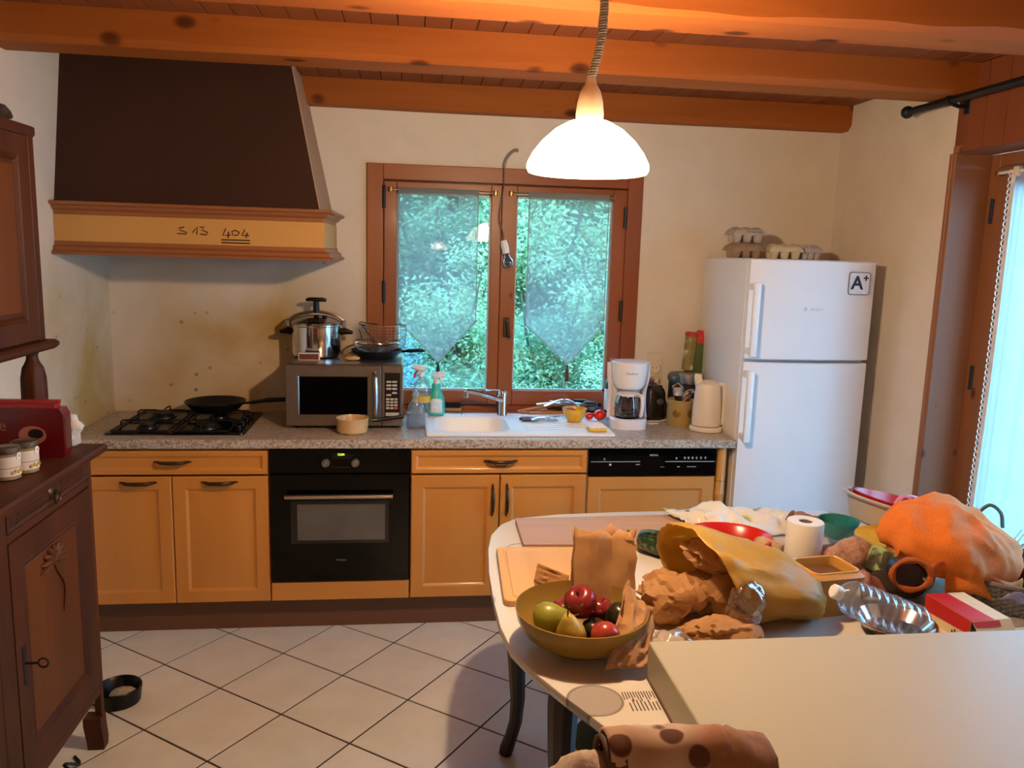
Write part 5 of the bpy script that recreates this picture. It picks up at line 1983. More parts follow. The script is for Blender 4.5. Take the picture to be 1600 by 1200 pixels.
def paperbag(name, label, loc, rz, w, d, h, seed, mat=kraft, tilt=(0, 0), amp=.010, ragged=.03, flare=.0, cat='paper bag'):
    """open paper bag: creased walls, ragged open mouth"""
    nx, nz = 8, 9
    b = B()
    rings = []
    ring0 = []
    for i in range(nx):
        ring0.append((-w / 2 + w * i / nx, -d / 2))
    for i in range(4):
        ring0.append((w / 2 - (.25 * d if i == 2 else 0), -d / 2 + d * i / 4))
    for i in range(nx):
        ring0.append((w / 2 - w * i / nx, d / 2))
    for i in range(4):
        ring0.append((-w / 2 + (.25 * d if i == 2 else 0), d / 2 - d * i / 4))
    for k in range(nz + 1):
        f = k / nz
        s = 1 + flare * f
        r = []
        for q, (x, y) in enumerate(ring0):
            zz_ = h * f
            if k == nz:
                zz_ += ragged * noise.noise(Vector((x * 30, y * 30, seed))) * 1.4
            wob = .10 * noise.noise(Vector((x * 12, y * 12, f * 3 + seed)))
            r.append((x * (s + wob * f), y * (s - .86 * f ** .8 + wob * f) + .012 * math.sin(x * 60) * f * f, zz_))
        rings.append(r)
    b.loft(rings, True, False)
    b.crumple(amp, 16, seed)
    o = b.done(name, mat, None, loc, (tilt[0], tilt[1], rz), ang=18, solid=.0012)
    return tag(o, label, cat)


paperbag('paper_bag', 'upright open brown paper bag standing behind the fruit bowl', (1.118, -2.085, TB + .034), R(-2), .160, .065, .200, 4, kraft, (R(-9), R(1)), .006, .022, .02)


def sheet(name, label, cat, fn, nx, ny, mat, solid=.0012, seed=1, amp=.0, freq=14, ang=25, loc=(0, 0, 0), rot=(0, 0, 0), parent=None):
    b = B()
    b.grid(nx, ny, fn)
    if amp:
        b.crumple(amp, freq, seed)
    o = b.done(name, mat, parent, loc, rot, ang=ang, solid=solid)
    return tag(o, label, cat) if label else o


# loose folded paper behind the bowl, and paper hanging over the bowl's right rim
def quad(A, B_, C, D, bulge, n=3.0, amp=.012, seed=1):
    A, B_, C, D = map(Vector, (A, B_, C, D))
    nrm = (B_ - A).cross(C - A).normalized()

    def fn(u, v):
        p = A * (1 - u) * (1 - v) + B_ * u * (1 - v) + C * (1 - u) * v + D * u * v
        return p + nrm * (bulge * math.sin(PI * u) * math.sin(PI * v) + amp * (abs(noise.noise(Vector((u * n, v * n, seed)))) * 2 - .5))
    return fn


t = T('paper_scrap', 'torn folded piece of brown paper between cutting board and fruit bowl', 'paper', (0, 0, 0))
sheet('upper_fold', None, None, quad((.950, -2.02, .880), (1.035, -2.03, .848), (.935, -2.05, .842), (1.030, -2.06, .815), .004, 3, .006, 2), 8, 6, kraft2, .001, 3, .004, 30, 12, parent=t)
sheet('lower_fold', None, None, quad((.935, -2.05, .842), (1.030, -2.06, .815), (.950, -2.085, .775), (1.040, -2.08, .780), .004, 3, .006, 3), 8, 6, kraft, .001, 4, .004, 30, 12, parent=t)
sheet('paper_bag', 'crumpled brown paper bag hanging over the right rim of the fruit bowl', 'paper bag',
      quad((1.140, -2.22, .912), (1.208, -2.24, .832), (1.046, -2.405, .778), (1.150, -2.395, .776), -.016, 3.2, .017, 4), 20, 20, kraft, .0012, 8, .005, 14, 14)


def crush(name, label, cat, loc, size, mat, seed, rot=(0, 0, 0), amp=.30, solid_=0):
    """hard-creased crumpled paper: facets with sharp folds"""
    b = B()
    b.ball((0, 0, size[2]), size, 4)
    rd = random.Random(seed)
    cs = [Vector((rd.gauss(0, 1), rd.gauss(0, 1), rd.gauss(0, 1))).normalized() for _ in range(46)]
    hs = [rd.uniform(-1, 1) for _ in cs]
    gs = [Vector((rd.uniform(-1, 1), rd.uniform(-1, 1), rd.uniform(-1, 1))) * .9 for _ in cs]
    for v in b.bm.verts:
        q = Vector((v.co.x / size[0], v.co.y / size[1], v.co.z / size[2] - 1))
        d = q.normalized()
        k = min(range(len(cs)), key=lambda i: (d - cs[i]).length)
        h = 1 + amp * (.45 * hs[k] + gs[k].dot(d - cs[k]) * 1.6) + .03 * noise.noise(d * 9)
        q = q * h
        v.co = Vector((q.x * size[0], q.y * size[1], max(0, (q.z + 1) * size[2])))
    return tag(b.done(name, mat, None, loc, rot, ang=14), label, cat)


def lump(name, label, cat, loc, size, mat, seed, amp=.02, freq=12, sub=4, rot=(0, 0, 0), ang=18, group=None):
    b = B()
    b.ball((0, 0, size[2]), size, sub)
    b.crumple(amp, freq, seed, 0)
    o = b.done(name, mat, None, loc, rot, ang=ang)
    return tag(o, label, cat, group)


# brown paper in and before the yellow bag
crush('paper_bag', 'crumpled brown paper bag heaped left of the yellow bag', 'paper bag', (1.305, -2.09, TB), (.085, .090, .060), kraft, 11)
crush('paper_bag', 'crumpled brown paper bag at the front below the yellow bag opening', 'paper bag', (1.372, -2.285, TB), (.095, .060, .042), kraft, 12)
crush('paper_bag', 'brown paper bag resting high in the mouth of the yellow bag', 'paper bag', (1.425, -2.06, TB + .118), (.088, .066, .040), kraft, 13, (R(6), R(14), R(-20)), .25)
crush('paper_bag', 'flattened brown paper bag deep inside the yellow bag', 'paper bag', (1.455, -2.08, TB), (.10, .10, .065), kraft2, 14)
lump('cling_film', 'crumpled clear plastic wrapping beside the fruit bowl paper', 'plastic wrap', (1.232, -2.335, TB), (.058, .045, .036), M['wrap'], 15, .014, 24, 4, (0, 0, 0), 60)
lump('cling_film', 'glossy clear plastic pouch at the front of the yellow bag mouth', 'plastic wrap', (1.432, -2.225, TB + .050), (.050, .045, .055), clear('wrap_brown', (.75, .62, .5, 1), .14, .12, .35, '#b08a68', .8), 16, .014, 18, 4, (R(20), R(12), 0), 60)

# yellow carrier bag lying with its mouth to the left
yb = NT('yellow_poly')
nz = yb.n('TexNoise', i_Scale=9.0, i_Detail=3.0)
yb.l(yb.co(), nz.inputs['Vector'])
cy = yb.ramp(nz.outputs['Fac'], [(.3, '#cfa23c'), (.7, '#dfbb62')])
yb.base(cy)
tr = yb.n('BsdfTranslucent')
yb.l(cy, tr.inputs[0])
mx = yb.n('MixShader')
mx.inputs[0].default_value = .45
yb.l(yb.b.outputs[0], mx.inputs[1])
yb.l(tr.outputs[0], mx.inputs[2])
yb.l(mx.outputs[0], yb.o.inputs[0])
yb.set(.42)
b = B()
N = 40
rings = []
# ring stations: centre, half width (along mouth), half height, mouth axis
st = [((1.372, -2.085, .868), .160, .122, 0.0), ((1.395, -2.080, .868), .166, .122, .0), ((1.44, -2.07, .862), .166, .116, .0), ((1.51, -2.07, .852), .160, .104, .0), ((1.58, -2.08, .842), .145, .092, .0), ((1.64, -2.09, .832), .120, .080, .0), ((1.675, -2.11, .812), .085, .058, .0), ((1.698, -2.12, .798), .045, .034, .0)]
for k, (c_, hw, hh, _) in enumerate(st):
    r = []
    for i in range(N):
        a = 2 * PI * i / N
        ca, sa = math.cos(a), math.sin(a)
        # the mouth is skewed: its far (back) side reaches further left
        skew = (.055 * ca + .03 * sa) * (1 - k / 7) ** 1.5
        rr = 1 + .05 * noise.noise(Vector((ca * 2, sa * 2, k * .5 + 4)))
        x = c_[0] - skew
        y = c_[1] + hw * ca * rr
        z = max(TB + .003, c_[2] + hh * sa * rr)
        r.append((x, y, z))
    rings.append(r)
b.loft(rings, False, True)
bmesh.ops.subdivide_edges(b.bm, edges=list(b.bm.edges), cuts=1, use_grid_fill=True)
b.crumple(.010, 9, 5)
b.crumple(.006, 24, 8)
for v in b.bm.verts:
    v.co.z = max(v.co.z, TB + .003)
yo = b.done('carrier_bag', yb.m, None, ang=50, solid=.0010)
tag(yo, 'yellow plastic carrier bag lying open with paper bags spilling out', 'bag')

# courgette
zn = NT('courgette_skin')
nz = zn.n('TexNoise', i_Scale=60.0, i_Detail=3.0)
zn.l(zn.co(), nz.inputs['Vector'])
wv = zn.n('TexNoise', i_Scale=18.0)
zn.l(zn.co((.15, 3, 3)), wv.inputs['Vector'])
zc_ = zn.ramp(nz.outputs['Fac'], [(.45, '#1f3422'), (.75, '#5d6f3e')])
zn.base(zn.mix(zn.ramp(wv.outputs['Fac'], [(.5, (0, 0, 0, 1)), (.62, (1, 1, 1, 1))]), zc_, lin('#16281b')))
zn = zn.set(.22)
t = T('courgette', 'thick dark green courgette lying beside the pastry board', 'courgette', (1.418, -1.660, TB + .042), 0, None, (0, R(0), R(-40)))
b = B()
rings = []
for x, r in ((-.088, .003), (-.086, .016), (-.076, .030), (-.055, .037), (-.01, .041), (.05, .043), (.10, .040), (.135, .030), (.145, .014), (.147, .002)):
    rings.append([(x, r * math.cos(i * PI / 12) * (1 + .02 * (i % 4 == 0)), r * math.sin(i * PI / 12) * (1 + .02 * (i % 4 == 0))) for i in range(24)])
b.loft(rings)
b.done('skin', zn, t, ang=180)
B().lathe([(.012, 0), (.010, .012), (.012, .020), (0, .021)], 8, True, True).done('stalk', plain('#6a6a3a', .7), t, (.145, 0, 0), (0, PI / 2, 0))

# red plastic basin
redp = plain('#c02018', .25, 0, .04)
t = T('plastic_basin', 'red plastic basin between the yellow bag and the white bag', 'basin', (1.630, -1.665, TB))
B().lathe([(0, 0), (.100, 0), (.110, .006), (.134, .062), (.146, .067), (.148, .072), (.142, .074), (.131, .066), (.106, .012), (0, .006)], 44, True, True, (0, 0, 0), 1, .86).done('basin_body', redp, t)

# printed white carrier bag
pb = NT('printed_poly')
vo = pb.n('TexVoronoi', i_Scale=11.0)
pb.l(pb.co(), vo.inputs['Vector'])
sx = pb.n('SeparateColor')
pb.l(vo.outputs['Color'], sx.inputs[0])
pk = pb.mix(1.0, pb.ramp(vo.outputs['Distance'], [(.22, (1, 1, 1, 1)), (.4, (0, 0, 0, 1))]), pb.ramp(sx.outputs[0], [(.7, (0, 0, 0, 1)), (.72, (1, 1, 1, 1))]), 'MULTIPLY')
pb.base(pb.mix(pk, lin('#dcd8ca'), lin('#99a458')))
pb = pb.set(.35)


def wbag(u, v):
    x = 1.552 + .44 * u + .02 * math.sin(v * 5) * (u < .2)
    y = -1.50 + .23 * v
    edge = (4 * v * (1 - v)) ** .6
    h = .012 + .050 * edge * (.62 + .55 * math.exp(-((u - .30) / .16) ** 2)) + .012 * math.sin(u * 23 + v * 9) * edge + .016 * noise.noise(Vector((u * 9, v * 5, 2)))
    if u < .22:
        h = h * (.25 + 3.4 * u) + .028 * (1 - u / .22) * (v > .3)
    return (x, y, TB + max(.003, h))


o = sheet('carrier_bag', 'white printed plastic bag lying along the back edge of the table', 'bag', wbag, 44, 24, pb, .0015, 3, .007, 22, 30)
lump('bag_contents', 'grey tray showing under the left end of the white printed bag', 'tray', (1.69, -1.345, TB + .0205), (.10, .05, .016), plain('#4a4440', .6), 21, .004, 10, 3, (0, 0, 0), 40)
sheet('paper_bag', 'brown paper bag with twisted top behind the paper towel roll', 'paper bag', lambda u, v: (1.945 + .16 * u, -1.52 + .10 * v, TB + .012 + .072 * math.sin(PI * min(1, v * .9 + .1)) * (1 - .55 * u) + .012 * noise.noise(Vector((u * 7, v * 7, 1)))), 12, 8, paper('kraft_rosy', '#9a7058', '#b88c70'), .0012, 4, .010, 18)
lump('paper_bag', 'small crumpled pale paper bag left of the paper towel roll', 'paper bag', (1.755, -1.715, TB), (.055, .05, .040), paper('kraft_pale', '#b09070', '#cfb496'), 23, .014, 18)

# paper towel roll
t = T('paper_towel_roll', 'white paper towel roll standing upright on the table', 'paper roll', (1.822, -1.805, TB))
tw = paper('tissue', '#d9d3c6', '#e5e0d6', .9, .12)
b = B()
b.lathe([(.020, .0), (.054, 0), (.0555, .003), (.0555, .162), (.054, .165), (.0215, .165), (.020, .160), (.020, .0)], 40, False, False)
b.done('roll', tw, t)
B().lathe([(.0198, .002), (.0198, .163), (.0185, .163), (.0185, .002)], 24, False, False).done('cardboard_core', plain('#8a6e52', .8), t)
sheet('loose_end', None, None, lambda u, v: (.0555 * math.cos(.5 + .5 * u) * (1 + .05 * u), .0555 * math.sin(.5 + .5 * u) * (1 + .05 * u), .002 + .16 * v), 6, 4, tw, .0008, parent=t)

# ochre tub
t = T('plastic_tub', 'ochre rectangular plastic tub with open lid beside the yellow bag', 'tub', (1.752, -2.065, TB), R(8))
t.scale = (.95, .95, 1.18)
och = plain('#b4853f', .35, 0, .05)
b = B()
b.loft([rrect(-.060, .060, -.055, .055, .02, 0, 4), rrect(-.082, .082, -.072, .072, .024, .085, 4), rrect(-.088, .088, -.078, .078, .026, .087, 4), rrect(-.089, .089, -.079, .079, .026, .098, 4)], True, False)
b.loft([rrect(-.089, .089, -.079, .079, .026, .098, 4), rrect(-.078, .078, -.066, .066, .022, .106, 4), rrect(-.070, .070, -.058, .058, .020, .106, 4), rrect(-.066, .066, -.054, .054, .018, .090, 4), rrect(-.05, .05, -.045, .045, .018, .010, 4)], False, True)
b.done('tub_body', och, t, ang=40)
B().box(-.060, .060, -.048, .048, .086, .0885).done('contents', plain('#6a4422', .5), t)
b = B()
b.tube(rrect(-.075, .075, -.062, .062, .022, .107, 5), .0035, 6, True)
b.done('rim', plain('#cf9f5a', .3), t)

# crumpled water bottle
t = T('water_bottle', 'clear crumpled plastic water bottle lying on the table with its white cap to the left', 'bottle', (1.748, -2.290, TB + .113), 0, None, (0, R(21), R(-4)))
t.scale = (1.12, 1.12, 1.12)
b = B()
rings = []
for k in range(49):
    f = k / 48
    x = -.075 + .215 * f
    if f < .16:
        r = .014 + .026 * math.sin(f / .16 * PI / 2)
    elif f > .93:
        r = .041 - .008 * (f - .93) / .07
    else:
        r = .0405 + .0022 * math.sin(f * 48 * 1.35)
    r *= 1 + .04 * noise.noise(Vector((f * 6, 0, 3)))
    rings.append([(x, r * math.cos(i * PI / 16) * (1 + .05 * noise.noise(Vector((f * 5, math.cos(i * PI / 16) * 1.5, math.sin(i * PI / 16) * 1.5)))), r * math.sin(i * PI / 16) * (1 - .06 * (math.sin(i * PI / 16) > .3) * noise.noise(Vector((f * 7, i * .3, 1))))) for i in range(32)])
b.loft(rings, False, True)
b.done('bottle_body', M['bottleclear'], t, ang=50)
b = B()
b.lathe([(.0155, 0), (.0165, .002), (.0165, .017), (.014, .020), (0, .020)], 20)
b.done('cap', plain('#d8d8d4', .4), t, (-.072, 0, 0), (0, -PI / 2, 0))
b = B()
b.lathe([(.013, 0), (.013, .012)], 16, False, False)
b.done('neck', M['bottleclear'], t, (-.066, 0, 0), (0, -PI / 2, 0))
# metal bowl behind the bottle end
t = T('metal_bowl', 'low stainless steel bowl under the end of the water bottle', 'bowl', (1.872, -2.222, TB))
B().lathe([(0, 0), (.06, 0), (.075, .006), (.098, .034), (.102, .037), (.097, .037), (.072, .010), (0, .004)], 36).done('bowl_body', M['chrome'], t)
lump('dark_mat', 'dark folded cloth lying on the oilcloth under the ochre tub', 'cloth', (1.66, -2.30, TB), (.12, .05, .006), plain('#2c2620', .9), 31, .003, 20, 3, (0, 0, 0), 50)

# red and white cardboard box
t = T('cardboard_box', 'red and cream open cardboard food box at the right of the water bottle', 'box', (2.083, -2.298, TB), 0, None, (0, 0, R(4)))
crb = plain('#d6c49a', .6, 0, .04)
rdb = plain('#b71f1c', .5, 0, .05)
Wd, L, H = .058, .165, .066      # half width, length (to the back), height


def bface(pts, mat, name, th=.0015):
    b = B()
    b.f([b.v(p) for p in pts])
    return b.done(name, mat, t, ang=0, solid=th)


bface([(-Wd, 0, 0), (-Wd, L, 0), (-Wd, L, H), (-Wd, 0, H)], crb, 'side')
bface([(Wd, 0, 0), (Wd, L, 0), (Wd, L, H), (Wd, 0, H)], crb, 'side')
bface([(-Wd, L, 0), (Wd, L, 0), (Wd, L, H), (-Wd, L, H)], crb, 'end')
bface([(-Wd, 0, 0), (Wd, 0, 0), (Wd, L, 0), (-Wd, L, 0)], crb, 'bottom')
bface([(-Wd, 0, H), (Wd, 0, H), (Wd, L, H), (-Wd, L, H)], crb, 'top')
bface([(-Wd + .002, -.001, H), (Wd, -.001, H), (Wd + .004, -.034, .018), (-Wd + .012, -.040, .014)], crb, 'end_flap')
b = B()
b.f([b.v(p) for p in ((-Wd - .0014, 0, .030), (-Wd - .0014, L, .022), (-Wd - .0014, L, H + .001), (-Wd - .0014, 0, H + .001))])
b.f([b.v(p) for p in ((-Wd, 0, H + .0014), (.010, 0, H + .0014), (.004, L, H + .0014), (-Wd, L, H + .0014))])
b.f([b.v(p) for p in ((-Wd + .002, -.0025, H - .0005), (.022, -.0025, H - .0005), (.022, -.0115, H - .0125), (-Wd + .005, -.0120, H - .0125))])
b.done('red_print', rdb, t, ang=0, solid=.0006)
b = B()
for k in range(5):
    b.box(-Wd - .0018, -Wd - .0010, .020 + k * .009, .025 + k * .009, .006, .016 + .005 * (k % 2))
b.done('printed_word', plain('#7a2a1e', .6), t, ang=0)

# folded cloths in the middle
cl1 = speckle('cloth_rose', [(0, '#a07b66'), (.4, '#b58f7a'), (.8, '#8a6450')], 90, .9)
cl2 = NT('cloth_green')
nz = cl2.n('TexNoise', i_Scale=16.0, i_Detail=3.0, i_Distortion=1.0)
cl2.l(cl2.co(), nz.inputs['Vector'])
cl2.base(cl2.ramp(nz.outputs['Fac'], [(.32, '#2b2a1c'), (.42, '#4b4a34'), (.5, '#8fa06c'), (.62, '#93b48c')]))
cl2 = cl2.set(.9)
lump('folded_cloth', 'rose speckled cloth pouch right of the paper towel roll', 'cloth', (1.948, -1.86, TB + .008), (.088, .062, .056), cl1, 41, .016, 12, 4, (0, R(-8), R(-15)), 40)
lump('folded_cloth', 'green and brown patterned cloth in front of the yellow plate', 'cloth', (2.055, -1.93, TB + .014), (.105, .058, .048), cl2, 42, .016, 12, 4, (0, R(12), R(-35)), 40)
sheet('folded_cloth', 'rose and cream cloth corner hanging beside the ochre tub', 'cloth', lambda u, v: (1.86 + .16 * u, -2.03 - .055 * v + .05 * u, TB + .085 - .035 * u - .05 * v * v + .01 * math.sin(u * 7)), 10, 8, plain('#a9705c', .9, 0, .3, 40), .003, 2, .006, 16, 60)
# yellow plate and teal dish
t = T('plate', 'deep yellow plate leaning under the orange bag', 'plate', (2.162, -1.766, TB + .056), 0, None, (R(3), R(2), 0))
B().lathe([(0, 0), (.08, 0), (.108, .016), (.131, .022), (.132, .025), (.107, .020), (.078, .005), (0, .004)], 40).done('plate_body', plain('#cf8f22', .25), t)
t = T('dish', 'teal glazed dish standing behind the yellow plate', 'dish', (2.062, -1.582, TB + .030), 0)
B().lathe([(0, 0), (.04, 0), (.055, .02), (.066, .055), (.068, .06), (.063, .058), (.050, .02), (.03, .01), (0, .008)], 32).done('dish_body', plain('#1f7a78', .15), t)
# big translucent basin with red one nested in it
tl = NT('milky_plastic')
tl.base(lin('#d6cdbf'))
tr = tl.n('BsdfTranslucent')
tr.inputs[0].default_value = lin('#d6cdbf')
mx = tl.n('MixShader')
mx.inputs[0].default_value = .4
tl.l(tl.b.outputs[0], mx.inputs[1])
tl.l(tr.outputs[0], mx.inputs[2])
tl.l(mx.outputs[0], tl.o.inputs[0])
tl.set(.3)
BAS = (2.312, -1.55, TB + .037)
t = T('plastic_basin', 'large milky plastic basin tilted behind the orange bag', 'basin', BAS, 0, None, (R(-2), R(13), 0))
t.scale = (1, 1, .64)
B().lathe([(0, 0), (.165, 0), (.185, .012), (.212, .125), (.232, .132), (.236, .140), (.230, .146), (.212, .142), (.180, .02), (0, .010)], 48, True, True, (0, 0, 0), 1, .75).done('basin_body', tl.m, t)
t = T('plastic_basin', 'red plastic basin with pink handles nested in the large milky basin', 'basin', (BAS[0] + .004, BAS[1], BAS[2] + .014), 0, None, (R(-2), R(13), 0))
t.scale = (1, 1, .64)
B().lathe([(0, 0), (.155, 0), (.172, .012), (.198, .128), (.202, .134), (.194, .134), (.166, .018), (0, .010)], 44, True, True, (0, 0, 0), 1, .74).done('basin_body', plain('#b81c20', .25, 0, .04), t)
for ax_ in (-.095, -.015):
    b = B()
    b.tube(bez([(ax_ - .045, -.140 + abs(ax_) * .12, .140), (ax_ - .035, -.148 + abs(ax_) * .12, .185), (ax_ + .0, -.150 + abs(ax_) * .12, .200), (ax_ + .035, -.148 + abs(ax_) * .12, .185), (ax_ + .045, -.140 + abs(ax_) * .12, .140)], 5), .0075, 8)
    b.done('handle', plain('#d98aa4', .35), t)

# orange fabric bag
orm = NT('orange_cotton')
nz = orm.n('TexNoise', i_Scale=240.0)
orm.l(orm.co(), nz.inputs['Vector'])
orm.base(orm.ramp(nz.outputs['Fac'], [(.3, '#c4651a'), (.7, '#d97822')]))
orm.bump(nz.outputs['Fac'], .12, .0006)
orm = orm.set(.85)
t = T('fabric_bag', 'large orange cotton bag slumped over the basket on the right', 'bag', (0, 0, 0))
b = B()
b.ball((0, 0, 0), (.172, .15, .108), 5, lambda q: 1 + .10 * max(0, -q.x) * (q.z > -.3) - .12 * max(0, q.x) * max(0, q.z) + .10 * max(0, .35 - abs(q.x + .25)) * max(0, q.z))
b.crumple(.032, 5, 3)
b.crumple(.007, 13, 4)
for v in b.bm.verts:
    v.co.z = max(v.co.z, -.075)
b.done('bag_body', orm, t, (2.212, -1.945, .888), (0, R(11), R(-6)), ang=40)
b = B()
b.tube(bez([(2.175, -1.90, .995), (2.172, -1.98, .985), (2.165, -2.045, .955), (2.15, -2.085, .91)], 6), .0035, 6)
b.done('seam', plain('#b3571a', .85), t)
sheet('flap', None, None, lambda u, v: (2.10 + .25 * u, -2.085 - .03 * math.sin(PI * u) - .010 * v, .87 - .055 * u * .6 - .07 * v + .014 * math.sin(u * 6)), 14, 6, orm, .002, 3, .008, 14, 60, parent=t)
# strap ring around a dark jar
b = B()
ringp = [(1.992 + .050 * math.cos(a * PI / 14), -2.095 - .012 * math.cos(a * PI / 14), .856 + .043 * math.sin(a * PI / 14)) for a in range(28)]
b.tube(ringp, [.008 + .002 * math.sin(k) for k in range(28)], 8, True)
b.tube(bez([(2.040, -2.10, .870), (2.07, -2.09, .885), (2.11, -2.08, .89)], 4), .008, 8)
b.done('strap', plain('#a8531c', .85, 0, .12, 60), t)
t = T('glass_jar', 'dark glass jar lying in the orange strap with its base facing out', 'jar', (1.992, -2.045, .856), 0, None, (R(90), 0, R(-10)))
B().lathe([(0, 0), (.040, 0), (.043, .004), (.043, .046), (.038, .050), (0, .046)], 28, True, True, (0, 0, 0), 1, .92).done('jar_body', plain('#070907', .3), t)
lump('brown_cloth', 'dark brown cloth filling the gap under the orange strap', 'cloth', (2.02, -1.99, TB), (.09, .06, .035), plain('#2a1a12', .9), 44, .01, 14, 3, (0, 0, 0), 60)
# wicker basket with cloth and dried stalks
t = T('wicker_basket', 'grey brown wicker basket at the right edge under the orange bag', 'basket', (2.375, -2.045, TB))
wk = plain('#6f604e', .8, 0, .25, 40)
b = B()
for k in range(11):
    z = .006 + k * .0072
    pts = []
    for i in range(72):
        a = 2 * PI * i / 72
        wv_ = .0035 * math.cos(PI * i + PI * k)
        pts.append(((.17 + .02 * k / 10 + wv_) * math.cos(a), (.135 + .016 * k / 10 + wv_) * math.sin(a), z))
    b.tube(pts, .0036, 4, True)
b.done('weave', wk, t, kind='stuff')
b = B()
for i in range(36):
    a = 2 * PI * i / 36
    b.tube([(.17 * math.cos(a), .135 * math.sin(a), 0), (.191 * math.cos(a), .152 * math.sin(a), .088)], .003, 5)
b.done('stakes', wk, t, kind='stuff')
b = B()
b.tube([(.192 * math.cos(2 * PI * i / 48), .153 * math.sin(2 * PI * i / 48), .088) for i in range(48)], .007, 6, True)
b.lathe([(0, 0), (.168, 0), (.168, .004), (0, .004)], 40, True, True, (0, 0, 0), 1, .8)
b.done('rim', wk, t)
lump('fuchsia_cloth', 'fuchsia red woollen cloth in the wicker basket', 'cloth', (2.445, -2.00, TB + .005), (.085, .09, .058), plain('#6d1430', .95, 0, .4, 60, .5), 45, .012, 16, 4, (0, 0, 0), 60)
b = B()
rd = random.Random(12)
for k in range(22):
    a = rd.uniform(-.9, .9)
    L = rd.uniform(.06, .13)
    p = Vector((2.42 + rd.uniform(-.01, .03), -1.95 + rd.uniform(-.03, .03), .850))
    b.tube(bez([p, p + Vector((L * .5, L * .4 * a, L * .25)), p + Vector((L, L * .8 * a, L * (.2 + .3 * rd.random())))], 3), [.0022] * 4 + [.0012] * 3, 4)
tag(b.done('dried_stalks', plain('#8a7a4c', .9, 0, .4, 40), None), 'bundle of dried flower stalks sticking out behind the orange bag', 'dried plant')
sheet('lace_cloth', 'pale lilac net cloth crumpled over the basket edge', 'cloth', lambda u, v: (2.20 + .22 * u, -2.215 + .03 * v, TB + .094 - .03 * v - .02 * u + .008 * math.sin(u * 16)), 20, 4, plain('#9a8a9c', .9, 0, .2, 60), .0015, 2, .006, 24, 60)
b = B()
b.tube(bez([(2.40, -1.80, .93), (2.425, -1.82, .965), (2.45, -1.84, .945), (2.455, -1.85, .90)], 5), .006, 6)
tag(b.done('basket_hoop', plain('#3d5a5c', .5), None), 'short dark teal hoop behind the orange bag', 'hoop')

# ================================================================ chair with clothes at the bottom
t = T('dining_chair', 'dark wooden dining chair at the near corner of the table with clothes over its back', 'chair', (.935, -3.02, 0), R(0))
b = B()
for s in (-1, 1):
    b = B()
    b.tube(bez([(s * .18, -.05, 0), (s * .18, 0, .45), (s * .17, -.01, .75), (s * .155, -.03, .93)], 5), .017, 8)
    b.done('back_leg', dk, t)
    b = B()
    b.tube([(s * .19, .40, .0), (s * .19, .385, .44)], [.014, .019], 8)
    b.done('front_leg', dk, t)
b = B()
b.loft([rrect(-.21, .21, -.01, .42, .03, z, 4) for z in (.435, .45, .465)])
b.done('seat', dk, t)
for z in (.60, .75, .90):
    B().tube(bez([(-.168, -.01 - (z - .6) * .05, z), (0, -.035 - (z - .6) * .05, z + .015), (.168, -.01 - (z - .6) * .05, z)], 5), .012, 8).done('slat', dk, t)
# garments
cm = NT('garment_print')
v = cm.co((1, 1, 1))
wv = cm.n('TexNoise', i_Scale=5.0, i_Detail=2.0)
cm.l(v, wv.inputs['Vector'])
vo = cm.n('TexVoronoi', i_Scale=19.0)
cm.l(v, vo.inputs['Vector'])
c0 = cm.ramp(wv.outputs['Fac'], [(.35, '#a88a6a'), (.5, '#b89c80'), (.62, '#9a6a48')])
c0 = cm.mix(cm.ramp(vo.outputs['Distance'], [(.3, (1, 1, 1, 1)), (.36, (0, 0, 0, 1))]), c0, lin('#5a3420'))
cm.base(c0)
cm = cm.set(.95)


def drape(x0, x1, ztop, yb0, drop_f, drop_b, th, seed, k_=.4):
    """cloth folded over the chair back: u across, v from front hem over the rail to the back hem"""
    def fn(u, v):
        x = x0 + (x1 - x0) * u
        arch = ztop - .5 * max(0, abs(x - .975) - .05) ** 1.35
        s = (v - .5) * 2
        if abs(s) < .3:
            a = s / .3 * PI / 2
            y, z = yb0 - th * math.sin(a), arch - th + th * math.cos(a)
        else:
            k = (abs(s) - .3) / .7
            y = yb0 - math.copysign(th, s) * (1 + .25 * k)
            z = arch - th - (drop_f if s < 0 else drop_b) * k
        f = k_ * (.008 * math.sin(x * 70 + seed) + .016 * noise.noise(Vector((x * 22, v * 2, seed))))
        return (x, y + f * (1 if s > 0 else -1) * .6, z + f)
    return fn


sheet('patterned_scarf', 'brown and rust patterned scarf draped over the chair back', 'scarf', drape(.885, 1.060, 1.042, -3.045, .25, .32, .042, 2), 28, 26, cm, .004, 3, .004, 20, 60)
sheet('beige_pullover', 'pale beige knitted garment on the left of the chair back', 'garment', drape(.755, .905, 1.012, -3.045, .28, .34, .048, 5, .9), 24, 24, plain('#b5a08c', .95, 0, .15, 120, .4), .006, 5, .007, 22, 60)
sheet('brown_strap', 'dark brown strap lying between scarf and pullover on the chair', 'strap', drape(.878, .908, 1.036, -3.045, .30, .30, .046, 2, .2), 6, 24, plain('#4a2e1a', .7, 0, .2, 40), .005, 1, .002, 20, 60)
sheet('tan_jacket', 'tan cloth folded over the right end of the chair back', 'garment', drape(1.030, 1.130, 1.034, -3.045, .10, .34, .050, 7), 12, 24, plain('#8c6240', .9, 0, .2, 40), .006, 8, .007, 22, 60)
lump('green_cushion', 'dark green rounded bundle on the floor under the table', 'bundle', (1.300, -1.62, 0), (.13, .12, .075), plain('#3b4420', .8, 0, .25, 12), 51, .01, 6, 4, (0, 0, 0), 60)

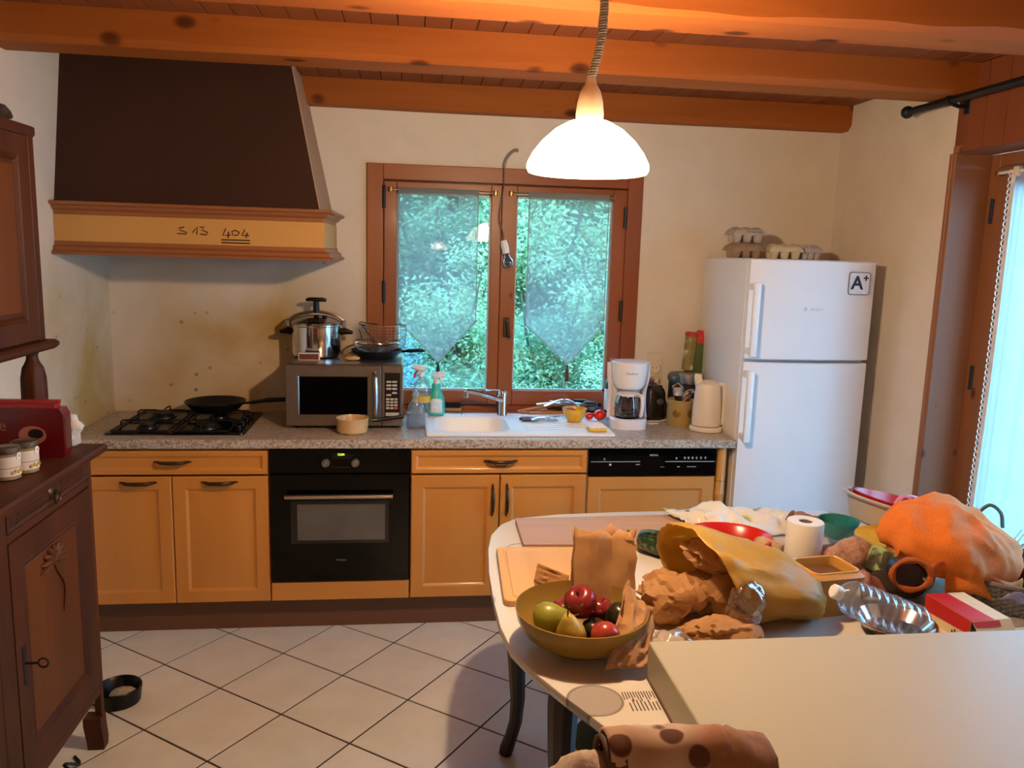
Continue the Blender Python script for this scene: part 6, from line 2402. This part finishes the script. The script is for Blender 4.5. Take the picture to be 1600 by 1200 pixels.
# ================================================================ right wall: black rod and lace curtain
t = T('curtain_pole', 'black metal curtain pole with ball end above the glazed door', 'curtain rod', (0, 0, 0))
B().tube([(2.700, -.74, 2.350), (2.700, -2.60, 2.350)], .015, 10).done('pole', M['iron'], t)
B().ball((2.700, -.715, 2.350), .027, 2).done('finial', M['iron'], t)
for y in (-1.0, -2.4):
    b = B()
    b.box(XR - .024, XR - .014, y - .02, y + .02, 2.30, 2.40, .004)
    b.tube([(XR - .02, y, 2.33), (2.735, y, 2.328), (2.70, y, 2.338)], .008, 8)
    b.tube([(2.70, y - .012, 2.35), (2.70, y + .012, 2.35)], .021, 12)
    b.done('bracket', M['iron'], t)
t = T('curtain_rod', 'thin white curtain rod on the glazed door leaf', 'curtain rod', (0, 0, 0))
B().tube([(2.905, -1.045, 2.075), (2.905, -1.63, 2.075)], .006, 8).done('rod', M['white'], t)
b = B()
b.lathe([(.010, -.01), (.012, 0), (.010, .01)], 10, True, True, (0, 0, 0))
b.box(-.0, .028, -.006, .006, -.006, .006)
b.done('end_bracket', M['brass'], t, (2.905, -1.045, 2.075))
lc = clear('lace_net', (.95, .97, 1, 1), 0, .5, .55, '#cfd6da')
t = T('lace_curtain', 'white lace curtain hanging on the glazed door', 'curtain', (0, 0, 0))


def lace(u, v):
    y = -1.125 - .50 * u
    z = 2.070 - 1.95 * v
    return (2.903 + .010 * math.sin(u * 26) * (.4 + .6 * v), y - .012 * v * math.sin(6 * v), z)


B().grid(40, 24, lace).done('net', lc, t, ang=180)
b = B()
for k in range(80):
    v = k / 80
    x, y, z = lace(0, v)
    b.tube([(x - .003, y + .004 + .010 * math.cos(a * PI / 4), z + .011 * math.sin(a * PI / 4)) for a in range(8)], .0022, 4, True)
b.grid(1, 40, lambda u, v: (lace(0, v)[0] - .002, lace(0, v)[1] - .022 * u, lace(0, v)[2]))
b.done('lace_edge', plain('#dfe3e6', .8), t)
lc0 = None
for k in range(6):
    y = -1.135 - k * .085
    b = B()
    b.box(2.896, 2.914, y - .030, y + .0, 2.055, 2.092, .002)
    b.done('heading_loop', plain('#d9d4cc', .8), t)
